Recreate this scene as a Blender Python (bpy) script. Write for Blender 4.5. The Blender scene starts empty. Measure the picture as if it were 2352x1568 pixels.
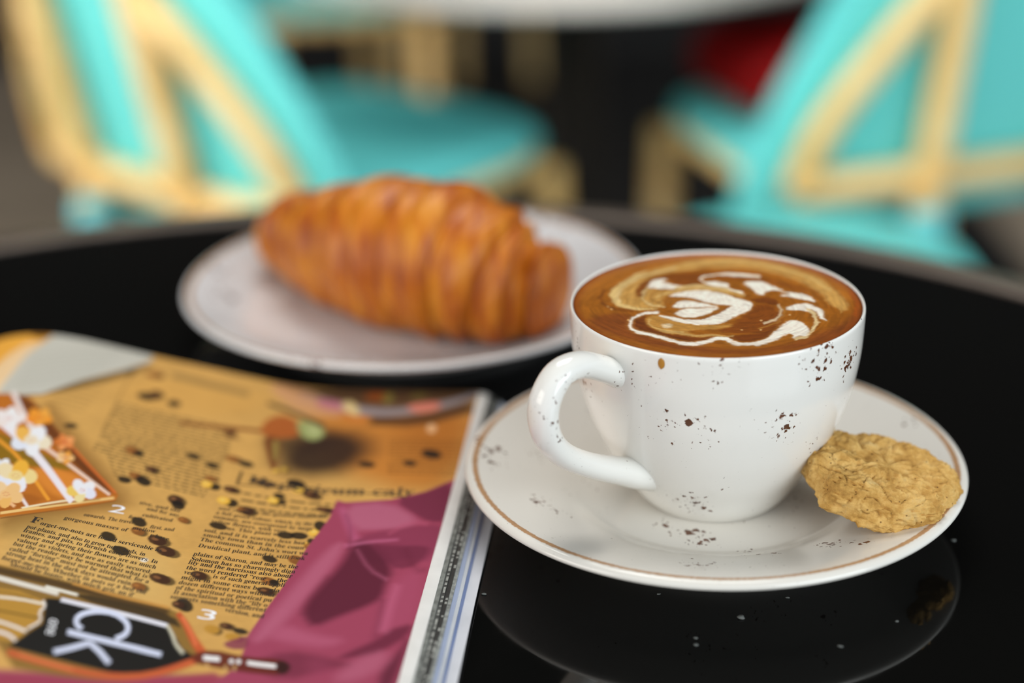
import bpy, bmesh, math, random
import numpy as np
from mathutils import Vector, Matrix, noise

# ------------------------------------------------------------------ camera
SC = bpy.context.scene
COL = SC.collection
CAM_P = (0.0, 0.0, 0.2798)
pitch, roll, f_px = 0.39858, -0.02602, 3971.426
fw = Vector((0, math.cos(pitch), -math.sin(pitch)))
up0 = Vector((0, math.sin(pitch), math.cos(pitch)))
rt0 = Vector((1, 0, 0))
rt = rt0 * math.cos(roll) + up0 * math.sin(roll)
up = up0 * math.cos(roll) - rt0 * math.sin(roll)
cd = bpy.data.cameras.new('camera')
cam = bpy.data.objects.new('camera', cd)
COL.objects.link(cam)
cam.matrix_world = Matrix(((rt.x, up.x, -fw.x, CAM_P[0]), (rt.y, up.y, -fw.y, CAM_P[1]), (rt.z, up.z, -fw.z, CAM_P[2]), (0, 0, 0, 1)))
cd.sensor_width = 36.0
cd.lens = f_px / 2352 * 36
cd.clip_start = 0.02
cd.clip_end = 60
cd.dof.use_dof = True
cd.dof.focus_distance = 0.530
cd.dof.aperture_fstop = 3.0
SC.camera = cam

# ------------------------------------------------------------------ sky, added lamps and exposure
SC.view_settings.view_transform = 'Standard'
SC.view_settings.look = 'None'
SC.view_settings.gamma = 1.0
SC.view_settings.use_curve_mapping = False
SC.view_settings.exposure = 0.0
wd = bpy.data.worlds.new('sky')
SC.world = wd
wd.use_nodes = True
bg = wd.node_tree.nodes['Background']
bg.inputs['Color'].default_value = (0.86, 0.93, 1.0, 1)
bg.inputs['Strength'].default_value = 0.9


def area(name, loc, target, size, energy, color):
    l = bpy.data.lights.new(name, 'AREA')
    l.shape = 'RECTANGLE'
    l.size, l.size_y = size
    l.energy = energy
    l.color = color
    o = bpy.data.objects.new(name, l)
    COL.objects.link(o)
    o.location = loc
    o.rotation_euler = (Vector(target) - Vector(loc)).to_track_quat('-Z', 'Y').to_euler()
    return o


area('daylight_key', (2.0, -1.7, 1.2), (0.05, 0.6, 0.0), (2.2, 1.3), 68, (0.86, 0.95, 1.0))  # unseen area lamp standing in for cool daylight from the front right
area('fill_left', (-2.4, -0.6, 0.95), (-0.1, 0.65, 0.0), (1.6, 1.1), 26, (1.0, 0.93, 0.83))  # added fill lamp, lifts the left sides of cup and saucer
area('overhead_fill', (-0.05, 1.35, 1.75), (0.0, 0.6, 0.0), (1.0, 0.8), 21, (1.0, 0.98, 0.95))  # added lamp high behind the cup, no real skylight; lifts level surfaces
side_l = area('chair_fill', (-1.5, 0.75, 0.95), (0.0, 1.72, -0.15), (0.7, 0.7), 3, (1.0, 0.98, 0.93))  # added lamp for the chairs, its narrow cone misses the cup
side_l.data.spread = math.radians(42)


# ------------------------------------------------------------------ helpers
def srgb(h, k=1.0):
    r = []
    for i in (0, 2, 4):
        c = int(h[i:i + 2], 16) / 255
        r.append((c / 12.92 if c <= 0.04045 else ((c + 0.055) / 1.055) ** 2.4) * k)
    return tuple(r)


def tag(o, label=None, cat=None, group=None, kind=None):
    for k, v in (('label', label), ('category', cat), ('group', group), ('kind', kind)):
        if v:
            o[k] = v
    return o


def link(name, me, mat=None, parent=None, loc=(0, 0, 0), smooth=True):
    o = bpy.data.objects.new(name, me)
    COL.objects.link(o)
    if parent:
        o.parent = parent
    o.location = loc
    if mat and not me.materials:
        me.materials.append(mat)
    if smooth:
        me.polygons.foreach_set('use_smooth', [True] * len(me.polygons))
    return o


def pyd(name, v, f, mat=None, parent=None, loc=(0, 0, 0), smooth=True):
    me = bpy.data.meshes.new(name)
    me.from_pydata([tuple(map(float, q)) for q in v], [], f)
    me.update()
    return link(name, me, mat, parent, loc, smooth)


def empty(name, loc=(0, 0, 0), rz=0):
    o = bpy.data.objects.new(name, None)
    COL.objects.link(o)
    o.location = loc
    o.rotation_euler = (0, 0, rz)
    o.empty_display_size = 0.02
    return o


def spline(pts, n):
    """Catmull-Rom through pts, n samples."""
    p = np.array(pts, float)
    q = np.vstack([2 * p[0] - p[1], p, 2 * p[-1] - p[-2]])
    out = []
    for t in np.linspace(0, len(p) - 1 - 1e-9, n):
        i = int(t)
        s = t - i
        a, b, c, d = q[i], q[i + 1], q[i + 2], q[i + 3]
        out.append(0.5 * (2 * b + (c - a) * s + (2 * a - 5 * b + 4 * c - d) * s * s + (3 * b - a - 3 * c + d) * s ** 3))
    return np.array(out)


def lathe_data(prof, n=160):
    v, f = [], []
    m = len(prof)
    for k in range(n):
        a = 2 * math.pi * k / n
        for r, z in prof:
            v.append((r * math.cos(a), r * math.sin(a), z))
    for k in range(n):
        k2 = (k + 1) % n
        for i in range(m - 1):
            f.append((k * m + i, k2 * m + i, k2 * m + i + 1, k * m + i + 1))
    return v, f


def clean(o, dist=1e-6):
    bm = bmesh.new()
    bm.from_mesh(o.data)
    bmesh.ops.remove_doubles(bm, verts=bm.verts, dist=dist)
    bmesh.ops.recalc_face_normals(bm, faces=bm.faces)
    bm.to_mesh(o.data)
    bm.free()
    return o


def tube_data(pts, rad, n=14, squash=None, cap=True):
    """pts Nx3, rad float or N list; squash (a,b) scales the two cross axes."""
    p = np.array(pts, float)
    N = len(p)
    rad = np.full(N, rad) if np.isscalar(rad) else np.array(rad, float)
    v, f = [], []
    prev = None
    for i in range(N):
        t = Vector(p[min(i + 1, N - 1)] - p[max(i - 1, 0)]).normalized()
        if prev is None:
            ref = Vector((0, 0, 1)) if abs(t.z) < 0.9 else Vector((1, 0, 0))
            x = t.cross(ref).normalized()
        else:
            x = (prev - t * prev.dot(t)).normalized()
        prev = x
        y = t.cross(x)
        sa, sb = squash if squash else (1, 1)
        for k in range(n):
            a = 2 * math.pi * k / n
            q = Vector(p[i]) + x * (math.cos(a) * rad[i] * sa) + y * (math.sin(a) * rad[i] * sb)
            v.append(tuple(q))
    for i in range(N - 1):
        for k in range(n):
            k2 = (k + 1) % n
            f.append((i * n + k, i * n + k2, (i + 1) * n + k2, (i + 1) * n + k))
    if cap:
        f.append(tuple(range(n))[::-1])
        f.append(tuple((N - 1) * n + k for k in range(n)))
    return v, f


def tube(name, pts, rad, mat, parent=None, n=14, squash=None):
    v, f = tube_data(pts, rad, n, squash)
    return pyd(name, v, f, mat, parent)


def box_data(lo, hi):
    (a, b, c), (d, e, g) = lo, hi
    v = [(a, b, c), (d, b, c), (d, e, c), (a, e, c), (a, b, g), (d, b, g), (d, e, g), (a, e, g)]
    f = [(0, 3, 2, 1), (4, 5, 6, 7), (0, 1, 5, 4), (1, 2, 6, 5), (2, 3, 7, 6), (3, 0, 4, 7)]
    return v, f


# ------------------------------------------------------------------ materials
class NT:
    def __init__(self, name):
        self.m = bpy.data.materials.new(name)
        self.m.use_nodes = True
        self.t = self.m.node_tree
        self.b = self.t.nodes['Principled BSDF']

    def n(self, kind, **kw):
        nd = self.t.nodes.new(kind)
        for k, v in kw.items():
            if k in nd.inputs.keys():
                nd.inputs[k].default_value = v
            else:
                setattr(nd, k, v)
        return nd

    def l(self, a, b):
        self.t.links.new(a, b)

    def math(self, op, a, b=None, c=None, clamp=False):
        nd = self.t.nodes.new('ShaderNodeMath')
        nd.operation = op
        nd.use_clamp = clamp
        for i, q in enumerate((a, b, c)):
            if q is None:
                continue
            if isinstance(q, (int, float)):
                nd.inputs[i].default_value = q
            else:
                self.l(q, nd.inputs[i])
        return nd.outputs[0]

    def mix(self, fac, a, b):
        nd = self.t.nodes.new('ShaderNodeMix')
        nd.data_type = 'RGBA'
        if isinstance(fac, (int, float)):
            nd.inputs[0].default_value = fac
        else:
            self.l(fac, nd.inputs[0])
        for q, i in ((a, 6), (b, 7)):
            if isinstance(q, tuple):
                nd.inputs[i].default_value = (*q[:3], 1)
            else:
                self.l(q, nd.inputs[i])
        return nd.outputs[2]

    def ramp(self, fac, stops):
        nd = self.t.nodes.new('ShaderNodeValToRGB')
        e = nd.color_ramp.elements
        while len(e) < len(stops):
            e.new(0.5)
        for el, (p, c) in zip(e, stops):
            el.position = p
            el.color = (*c[:3], 1)
        self.l(fac, nd.inputs[0])
        return nd.outputs[0]

    def coords(self):
        return self.t.nodes.new('ShaderNodeTexCoord').outputs['Object']

    def noise(self, vec, scale, detail=4, rough=0.55):
        nd = self.n('ShaderNodeTexNoise', Scale=scale, Detail=detail, Roughness=rough)
        self.l(vec, nd.inputs['Vector'])
        return nd.outputs['Fac']

    def bump(self, h, strength, dist):
        nd = self.n('ShaderNodeBump', Strength=strength, Distance=dist)
        self.l(h, nd.inputs['Height'])
        self.l(nd.outputs[0], self.b.inputs['Normal'])

    def set(self, **kw):
        for k, v in kw.items():
            k = k.replace('_', ' ')
            self.b.inputs[k].default_value = (*v, 1) if isinstance(v, tuple) and len(v) == 3 else v
        return self


def plain(name, col, rough=0.5, metal=0.0, spec=0.5, var=0.0, scale=40, bump=0.0, bscale=200, bdist=0.001):
    m = NT(name).set(Base_Color=col, Roughness=rough, Metallic=metal)
    m.b.inputs['Specular IOR Level'].default_value = spec
    co = m.coords()
    if var:
        nz = m.noise(co, scale)
        dk = tuple(c * (1 - var) for c in col)
        lt = tuple(min(1, c * (1 + var)) for c in col)
        m.l(m.ramp(nz, [(0.3, dk), (0.7, lt)]), m.b.inputs['Base Color'])
    if bump:
        m.bump(m.noise(co, bscale), bump, bdist)
    return m.m


def ceramic(name, base, clusters, ring=None, amount=1.0, cell=430.0):
    m = NT(name).set(Base_Color=base, Roughness=0.13)
    m.b.inputs['Specular IOR Level'].default_value = 0.55
    co = m.coords()
    cl = None
    for x, y, z, r in clusters:
        d = m.n('ShaderNodeVectorMath', operation='DISTANCE')
        m.l(co, d.inputs[0])
        d.inputs[1].default_value = (x / 1000, y / 1000, z / 1000)
        q = m.math('SUBTRACT', 1.0, m.math('MULTIPLY', d.outputs['Value'], 1000.0 / r), clamp=True)
        cl = q if cl is None else m.math('MAXIMUM', cl, q)
    patch = m.math('MULTIPLY', m.math('SUBTRACT', m.noise(co, 55, 2), 0.60, clamp=True), 1.6)
    cl = m.math('ADD', m.math('MULTIPLY', cl, 1.0), patch) if cl is not None else patch
    cl = m.math('ADD', m.math('POWER', m.math('MINIMUM', cl, 1.0), 0.55), 0.22)
    wv = m.n('ShaderNodeTexNoise', Scale=700.0, Detail=2.0)
    m.l(co, wv.inputs['Vector'])
    off = m.n('ShaderNodeVectorMath', operation='SCALE')
    m.l(wv.outputs['Color'], off.inputs[0])
    off.inputs['Scale'].default_value = 0.0024
    ad = m.n('ShaderNodeVectorMath', operation='ADD')
    m.l(co, ad.inputs[0])
    m.l(off.outputs[0], ad.inputs[1])
    total = None
    for sc, k in ((cell, 0.66), (cell * 1.8, 0.62)):
        vo = m.n('ShaderNodeTexVoronoi', Scale=sc)
        m.l(ad.outputs[0], vo.inputs['Vector'])
        sep = m.n('ShaderNodeSeparateColor')
        m.l(vo.outputs['Color'], sep.inputs[0])
        rnd = m.math('POWER', sep.outputs[0], 3.2)
        thr = m.math('MULTIPLY', m.math('MULTIPLY', rnd, cl), k * amount)
        s = m.math('MULTIPLY', m.math('SUBTRACT', thr, vo.outputs['Distance']), 9.0, clamp=True)
        total = s if total is None else m.math('MAXIMUM', total, s)
    speck = m.mix(m.noise(co, 300, 1), srgb('2a140c'), srgb('7a4a30'))
    col = m.mix(total, base, speck)
    if ring:
        sx = m.n('ShaderNodeSeparateXYZ')
        m.l(co, sx.inputs[0])
        rr = m.math('SQRT', m.math('ADD', m.math('MULTIPLY', sx.outputs[0], sx.outputs[0]), m.math('MULTIPLY', sx.outputs[1], sx.outputs[1])))
        wob = m.math('MULTIPLY', m.math('SUBTRACT', m.noise(co, 900, 3), 0.5), 0.0011)
        dd = m.math('ABSOLUTE', m.math('SUBTRACT', m.math('ADD', rr, wob), ring[0]))
        topside = m.math('GREATER_THAN', sx.outputs[2], ring[2])
        band = m.math('MULTIPLY', m.math('MULTIPLY', m.math('SUBTRACT', ring[1], dd), 2500.0, clamp=True), topside)
        col = m.mix(m.math('MULTIPLY', band, 0.85), col, m.mix(m.noise(co, 700, 2), srgb('8a5a28'), srgb('c08a4c')))
    m.l(col, m.b.inputs['Base Color'])
    return m.m


CREAM = (0.79, 0.765, 0.71)
PRINT = [
('b06a24',9,0.85,1,(57.3,-1.3,-1.2,-4.1,-2.7,74.7,14.2,81.9,40.8,67.2,58.4,42)),
('9c5a1c',8,0.6,1,(29.5,24.5,0.2,19.4,1.3,55.2,16.1,59.3)),
('c9a462',8,0.5,1,(123.7,140.4,87.5,140,74,145.2,70.3,177,120.8,169.7)),
('c08f48',6,0.6,1,(124.8,14.8,75.4,8.4,81.7,36.8,126.6,50.5)),
('6b5733',0.9,0.55,0,(113.9,16.8,110.8,17,104.5,17.4,97.2,17.8,88.8,18.2,84.5,18.5,85.4,12.6,89.6,12.4,98.1,11.9,105.5,11.5,111.8,11.1,115,10.9)),
('6a4c22',0.5,0.6,0,(128.5,16.9,128.1,21.1,127.1,29.3,125.6,43.3,123.5,62.3,122.5,71.4,122,71.7,123,62.6,125.1,43.6,126.6,29.6,127.5,21.3,128,17.1)),
('3a2a16',0.12,0.9,0,(72,88.8,64.9,86.4,50.2,82.7,34.4,82.8,18.3,85,10.3,86.1,10.4,85.4,18.4,84.3,34.5,82.1,50.3,82,65,85.7,72.1,88.1)),
('2e2214',0.2,0.9,0,(72.8,77.9,72.6,80.3,72.3,85,72.1,87.4,71,87.7,71.2,85.4,71.6,80.7,71.7,78.3)),
('70481a',5,0.75,1,(150.1,52.6,130.4,76.4,102.1,109.9,97.9,119.1,110.8,130.7,122.7,143,128.3,149.7,132.7,138.1,106.1,115.3,132,84.8)),
('8a6a34',5,0.5,1,(130.7,143.3,111.2,129.3,111.2,141.6,125.9,156)),
('1c1610',0.7,0.95,1,(126.6,18.7,127,21.3,129,22,130.5,20.2,130.2,17.6,128.2,16.8)),
('20160c',0.5,0.8,1,(116.1,16.6,117,19.2,120,19.8,122,17.7,121.1,15.1,118.1,14.5)),
('7a4a20',0.7,0.95,1,(117.4,16.4,118.4,19.2,121.5,19.8,123.6,17.7,122.7,14.8,119.6,14.2)),
('a86a30',0.3,0.6,1,(120.3,16.6,120.6,17.4,121.7,17.6,122.4,17,122.1,16.1,121,15.9)),
('1c1610',0.7,0.95,1,(113.4,36,114.6,39.4,118.4,39.8,121.1,36.9,119.9,33.4,116,33)),
('20160c',0.5,0.8,1,(111.5,32.5,111.8,36.2,113.9,37.4,115.9,35,115.7,31.4,113.5,30.1)),
('3a2114',0.7,0.95,1,(112.8,31.9,113,35.7,115.3,37.1,117.4,34.6,117.2,30.7,114.8,29.4)),
('8a5a34',0.3,0.6,1,(115,32.2,115.1,33.4,115.9,33.9,116.6,33.2,116.5,32,115.7,31.5)),
('1c1610',0.7,0.95,1,(104.4,36.9,105.1,39.9,107.7,40.4,109.6,37.8,108.9,34.8,106.3,34.4)),
('1c1610',0.7,0.95,1,(130.3,72.1,130.9,74.4,133.3,75.2,135,73.7,134.4,71.4,132,70.6)),
('20160c',0.5,0.8,1,(105.3,81.1,106.1,83.8,108.7,83.6,110.5,80.7,109.7,77.9,107.1,78.2)),
('7a4a20',0.7,0.95,1,(106.5,80.7,107.4,83.5,110.1,83.3,112,80.2,111.2,77.3,108.5,77.5)),
('a86a30',0.3,0.6,1,(109.1,80.1,109.4,80.9,110.3,80.8,111,79.9,110.7,79,109.7,79.1)),
('1c1610',0.7,0.95,1,(104.6,81.4,105.1,83.6,107,83.8,108.4,81.8,107.9,79.7,106,79.5)),
('1c1610',0.7,0.95,1,(86.8,75.2,87.9,77.2,90.8,76.9,92.6,74.6,91.5,72.7,88.6,73)),
('1c1610',0.7,0.95,1,(79.7,78.8,80.7,80.9,83.2,80.7,84.9,78.3,83.9,76.1,81.3,76.4)),
('20160c',0.5,0.8,1,(73.1,71,74.3,73,77.1,72.7,78.9,70.4,77.7,68.3,74.8,68.6)),
('7a4a20',0.7,0.95,1,(74.4,70.8,75.6,73,78.6,72.7,80.4,70.2,79.2,68,76.2,68.3)),
('a86a30',0.3,0.6,1,(77.1,70.3,77.5,71,78.6,70.9,79.2,70.1,78.8,69.5,77.7,69.6)),
('1c1610',0.7,0.95,1,(69.3,72.2,70.4,74.4,73.4,74.4,75.2,72.2,74.1,69.8,71.1,69.8)),
('20160c',0.5,0.8,1,(96.1,91,96.9,93.2,99.1,93.2,100.7,91,100,88.9,97.7,88.9)),
('3a2114',0.7,0.95,1,(97.2,90.7,98,93,100.4,93,102,90.7,101.3,88.5,98.8,88.4)),
('8a5a34',0.3,0.6,1,(99.4,90.4,99.7,91.1,100.5,91.1,101.1,90.4,100.8,89.7,100,89.7)),
('1c1610',0.35,0.95,1,(102.6,101.6,103.3,104,105.9,104.2,107.7,102.1,106.9,99.7,104.4,99.4)),
('20160c',0.5,0.8,1,(99.5,98.2,100.3,100.2,102.6,100,104.1,97.7,103.3,95.7,101,95.9)),
('7a4a20',0.35,0.95,1,(100.5,97.9,101.3,100,103.8,99.8,105.4,97.4,104.6,95.2,102.2,95.4)),
('a86a30',0.3,0.6,1,(102.8,97.4,103.1,98,103.9,98,104.5,97.2,104.2,96.6,103.3,96.7)),
('1c1610',0.35,0.95,1,(96.4,100.8,97.5,103.4,100.6,102.6,102.6,99.1,101.5,96.3,98.4,97.2)),
('20160c',0.5,0.8,1,(77,88.2,77.9,89.9,80.2,90,81.6,88.3,80.7,86.5,78.4,86.5)),
('7a4a20',0.35,0.95,1,(78,88,78.9,89.9,81.3,89.9,82.8,88.1,81.9,86.3,79.5,86.2)),
('a86a30',0.3,0.6,1,(80.2,87.9,80.5,88.4,81.4,88.4,81.9,87.9,81.6,87.4,80.7,87.3)),
('1c1610',0.35,0.95,1,(75.4,93.1,76.1,95.7,78.2,95.9,79.7,93.5,79.1,90.8,76.9,90.6)),
('20160c',0.5,0.8,1,(77.5,93,78.1,95.3,80,95.4,81.4,93.3,80.9,91,78.9,90.8)),
('d9a53c',0.35,0.95,1,(78.4,92.6,79.1,95,81.1,95.2,82.6,93,82,90.5,79.9,90.3)),
('f0cc6a',0.3,0.8,1,(80,92.3,80.3,93.3,81.2,93.4,81.8,92.5,81.5,91.5,80.6,91.4)),
('20160c',0.5,0.8,1,(68.5,92.9,69.5,95.1,72.2,95.1,73.8,93,72.8,90.7,70.2,90.7)),
('3a2114',0.35,0.95,1,(69.7,92.6,70.8,95,73.5,95,75.3,92.7,74.3,90.3,71.5,90.3)),
('8a5a34',0.3,0.6,1,(72.2,92.4,72.6,93.1,73.6,93.1,74.2,92.4,73.8,91.7,72.8,91.7)),
('1c1610',0.35,0.95,1,(67.5,101.6,68.2,104.4,70.5,104.6,72.1,102,71.4,99.1,69.1,98.8)),
('20160c',0.5,0.8,1,(69.2,101.4,70,103.8,72.3,104,73.8,101.8,73.1,99.4,70.7,99.2)),
('d9a53c',0.35,0.95,1,(70.3,101,71.1,103.6,73.5,103.8,75.1,101.5,74.3,98.9,71.9,98.7)),
('f0cc6a',0.3,0.8,1,(72,100.8,72.4,101.9,73.5,102,74.2,101,73.8,100,72.7,99.9)),
('20160c',0.5,0.8,1,(82.4,108.7,83.4,111.7,86.2,111.4,88,108.2,87.1,105.2,84.3,105.5)),
('3a2114',0.35,0.95,1,(83.8,108.2,84.7,111.3,87.7,111,89.7,107.6,88.7,104.5,85.7,104.8)),
('8a5a34',0.3,0.6,1,(86.5,107.5,86.8,108.4,87.9,108.3,88.5,107.3,88.2,106.3,87.1,106.4)),
('1c1610',0.35,0.95,1,(82.3,111.6,83.4,114.1,86,113.4,87.7,110.2,86.7,107.7,84,108.4)),
('20160c',0.5,0.8,1,(60.2,105.2,61.1,108,63.6,108.2,65.3,105.5,64.5,102.6,61.9,102.5)),
('3a2114',0.35,0.95,1,(61.4,104.7,62.3,107.6,65,107.8,66.8,105,66,102,63.2,101.8)),
('8a5a34',0.3,0.6,1,(63.9,104.3,64.3,105.2,65.2,105.3,65.8,104.4,65.5,103.5,64.5,103.4)),
('20160c',0.5,0.8,1,(64.2,105.1,64.6,106.8,65.9,106.9,66.9,105.3,66.5,103.6,65.1,103.5)),
('7a4a20',0.35,0.95,1,(64.9,104.8,65.3,106.5,66.7,106.6,67.6,105,67.2,103.2,65.8,103.1)),
('a86a30',0.3,0.6,1,(66.2,104.5,66.3,105.1,66.8,105.1,67.1,104.6,67,104.1,66.5,104)),
('20160c',0.5,0.8,1,(77.9,120.3,78.6,122,80.6,121.8,81.8,119.9,81.1,118.1,79.1,118.3)),
('7a4a20',0.35,0.95,1,(78.8,120,79.5,121.8,81.6,121.6,83,119.6,82.2,117.7,80.1,117.9)),
('a86a30',0.3,0.6,1,(80.7,119.6,81,120.1,81.7,120,82.2,119.4,81.9,118.9,81.1,118.9)),
('1c1610',0.35,0.95,1,(50.1,79.6,51.6,81.8,55.1,81.6,57.1,79.1,55.7,76.7,52.2,76.9)),
('20160c',0.5,0.8,1,(57.2,70.5,57.5,72.7,58.8,73.3,59.9,71.6,59.7,69.3,58.3,68.8)),
('d9a53c',0.7,0.95,1,(58,70,58.2,72.3,59.6,72.9,60.8,71.1,60.5,68.7,59.1,68.2)),
('f0cc6a',0.3,0.8,1,(59,69.9,59.1,70.9,59.8,71.1,60.3,70.4,60.1,69.5,59.5,69.2)),
('20160c',0.5,0.8,1,(60,72.5,60.3,74.3,61.6,74.9,62.6,73.6,62.3,71.7,61,71.1)),
('d9a53c',0.7,0.95,1,(60.6,72.1,61,74.1,62.3,74.7,63.4,73.3,63.1,71.3,61.7,70.7)),
('f0cc6a',0.3,0.8,1,(61.7,72.1,61.8,73,62.5,73.2,62.9,72.7,62.8,71.9,62.1,71.6)),
('20160c',0.5,0.8,1,(54.3,94.6,55.2,96.6,57.5,96.6,58.9,94.6,58.1,92.6,55.8,92.6)),
('d9a53c',0.35,0.95,1,(55.4,94.2,56.3,96.4,58.7,96.4,60.2,94.3,59.3,92.1,56.9,92.1)),
('f0cc6a',0.3,0.8,1,(57.1,93.9,57.5,94.8,58.6,94.8,59.3,94,58.9,93.1,57.8,93.1)),
('1c1610',0.35,0.95,1,(54.4,90.4,55.3,92.3,57.6,92.4,59,90.4,58.2,88.4,55.8,88.4)),
('1c1610',0.35,0.95,1,(53.2,94.6,53.8,96.2,55.5,96.2,56.6,94.6,56,93,54.3,93)),
('1c1610',0.35,0.95,1,(89.9,127.6,91,130,93.9,129.5,95.7,126.5,94.7,124,91.8,124.6)),
('20160c',0.5,0.8,1,(87.9,133.4,88.7,135.5,91.1,135.3,92.7,132.9,91.9,130.8,89.5,131)),
('7a4a20',0.35,0.95,1,(89,133,89.9,135.2,92.4,135,94,132.5,93.2,130.3,90.7,130.5)),
('a86a30',0.3,0.6,1,(91.3,132.5,91.6,133.2,92.5,133.1,93.1,132.3,92.7,131.7,91.9,131.8)),
('1c1610',0.35,0.95,1,(95.6,140.3,96.6,142.6,99.5,142.1,101.3,139.3,100.3,136.9,97.4,137.4)),
('20160c',0.5,0.8,1,(79.7,136.4,80.9,139.1,84.1,138.8,86.2,135.8,85,133.1,81.7,133.5)),
('3a2114',0.35,0.95,1,(81.1,136.1,82.4,138.8,85.8,138.5,88,135.4,86.7,132.6,83.3,132.9)),
('8a5a34',0.3,0.6,1,(84.2,135.4,84.7,136.2,85.9,136.1,86.6,135.2,86.2,134.3,85,134.5)),
('20160c',0.5,0.8,1,(75.2,141.8,76.5,144.4,79.9,144.1,82.1,141.2,80.8,138.6,77.4,138.9)),
('3a2114',0.35,0.95,1,(76.8,141.5,78.1,144.2,81.7,143.9,84,140.8,82.6,138.1,79,138.4)),
('8a5a34',0.3,0.6,1,(80,140.9,80.5,141.7,81.8,141.6,82.5,140.7,82,139.9,80.8,140)),
('1c1610',0.35,0.95,1,(89.4,146.7,90.6,149.1,93.7,148.9,95.7,146.2,94.6,143.8,91.4,144)),
('20160c',0.5,0.8,1,(72.2,158.1,73.6,160.5,77.1,160.2,79.2,157.4,77.9,155,74.3,155.3)),
('3a2114',0.35,0.95,1,(73.7,157.8,75.2,160.3,78.9,160,81.2,157.1,79.7,154.5,76,154.9)),
('8a5a34',0.3,0.6,1,(77.1,157.2,77.6,158,78.9,157.9,79.7,157,79.2,156.2,77.9,156.4)),
('20160c',0.5,0.8,1,(78.4,164.3,79.2,166.3,81.5,166.3,83.1,164.3,82.2,162.3,79.9,162.3)),
('7a4a20',0.35,0.95,1,(79.5,164,80.3,166.1,82.8,166.1,84.4,164,83.5,161.9,81.1,161.9)),
('a86a30',0.3,0.6,1,(81.7,163.7,82,164.3,82.9,164.3,83.4,163.7,83.1,163.1,82.3,163.1)),
('1c1610',0.35,0.95,1,(66.6,118.6,68,120.8,71.3,120.8,73.2,118.7,71.9,116.5,68.6,116.5)),
('1c1610',0.35,0.95,1,(45.7,115.5,46.9,118,50,118.5,52,116.5,50.9,113.9,47.7,113.4)),
('1c1610',0.35,0.95,1,(41.6,114.7,42.9,117.1,46.1,117.4,48.1,115.4,46.9,112.8,43.6,112.5)),
('1c1610',0.35,0.95,1,(47.5,132.7,48.7,134.7,51.4,134.5,53,132.4,51.9,130.5,49.2,130.6)),
('20160c',0.5,0.8,1,(38.6,131.2,39.6,133.6,42.3,133.4,43.9,130.8,42.9,128.3,40.2,128.5)),
('7a4a20',0.35,0.95,1,(39.8,130.6,40.9,133.1,43.7,132.9,45.4,130.2,44.4,127.6,41.6,127.8)),
('a86a30',0.3,0.6,1,(42.4,129.9,42.8,130.6,43.7,130.6,44.3,129.8,43.9,129,43,129)),
('20160c',0.5,0.8,1,(63.5,151.1,64.5,153.3,67.2,153.4,68.9,151.2,67.9,148.9,65.2,148.9)),
('3a2114',0.35,0.95,1,(64.7,150.8,65.8,153.2,68.6,153.2,70.4,150.9,69.3,148.5,66.5,148.4)),
('8a5a34',0.3,0.6,1,(67.3,150.5,67.7,151.2,68.7,151.2,69.3,150.5,68.9,149.8,67.9,149.8)),
('20160c',0.5,0.8,1,(43.8,146.6,44.9,148.5,47.5,148.1,48.9,145.8,47.9,143.8,45.3,144.3)),
('7a4a20',0.35,0.95,1,(44.9,146.2,46.1,148.2,48.8,147.8,50.3,145.4,49.2,143.3,46.5,143.8)),
('a86a30',0.3,0.6,1,(47.4,145.6,47.8,146.2,48.7,146,49.3,145.3,48.9,144.7,47.9,144.8)),
('1c1610',0.35,0.95,1,(44.1,145.9,44.7,147.6,46.5,147.6,47.6,145.9,46.9,144.3,45.2,144.3)),
('20160c',0.5,0.8,1,(43,152.1,44.1,154.2,46.8,154.2,48.4,152.2,47.3,150.1,44.6,150)),
('3a2114',0.35,0.95,1,(44.2,151.8,45.3,154,48.2,154,49.9,151.9,48.8,149.6,45.9,149.6)),
('8a5a34',0.3,0.6,1,(46.8,151.4,47.2,152.1,48.2,152.1,48.8,151.5,48.4,150.8,47.4,150.8)),
('1c1610',0.35,0.95,1,(64,169.5,65.5,172,68.5,170.9,70.1,167.3,68.7,164.8,65.6,165.9)),
('20160c',0.5,0.8,1,(65.9,169,66.5,170.9,68.5,171,69.8,169.3,69.1,167.4,67.2,167.2)),
('3a2114',0.35,0.95,1,(66.8,168.6,67.5,170.7,69.6,170.8,70.9,169,70.3,166.9,68.2,166.8)),
('8a5a34',0.3,0.6,1,(68.7,168.4,69,169,69.7,169.1,70.2,168.6,69.9,167.9,69.2,167.9)),
('20160c',0.5,0.8,1,(53.3,177.4,54.1,179.5,56.4,179.6,57.9,177.7,57.1,175.6,54.7,175.4)),
('a8792c',0.35,0.95,1,(54.3,177,55.2,179.2,57.7,179.4,59.3,177.4,58.4,175.1,55.9,175)),
('20160c',0.5,0.8,1,(50.2,174.2,51,175.8,53.2,176,54.5,174.5,53.7,172.8,51.5,172.7)),
('3a2114',0.35,0.95,1,(51.2,174,52.1,175.7,54.3,175.8,55.7,174.3,54.8,172.5,52.5,172.4)),
('8a5a34',0.3,0.6,1,(53.2,173.8,53.5,174.4,54.3,174.4,54.8,173.9,54.5,173.4,53.7,173.4)),
('20160c',0.5,0.8,1,(46.8,179,47.8,180.9,50.1,180.9,51.6,179.2,50.6,177.4,48.3,177.3)),
('a8792c',0.35,0.95,1,(47.9,178.7,48.9,180.7,51.4,180.8,52.9,179,51.9,177,49.4,176.9)),
('1c1610',0.35,0.95,1,(46.5,175.2,47.6,176.7,50,176.8,51.5,175.3,50.5,173.8,48,173.7)),
('1c1610',0.7,0.95,1,(28.6,62.6,30.1,64.7,33.6,64.2,35.6,61.7,34.2,59.6,30.7,60.1)),
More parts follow.
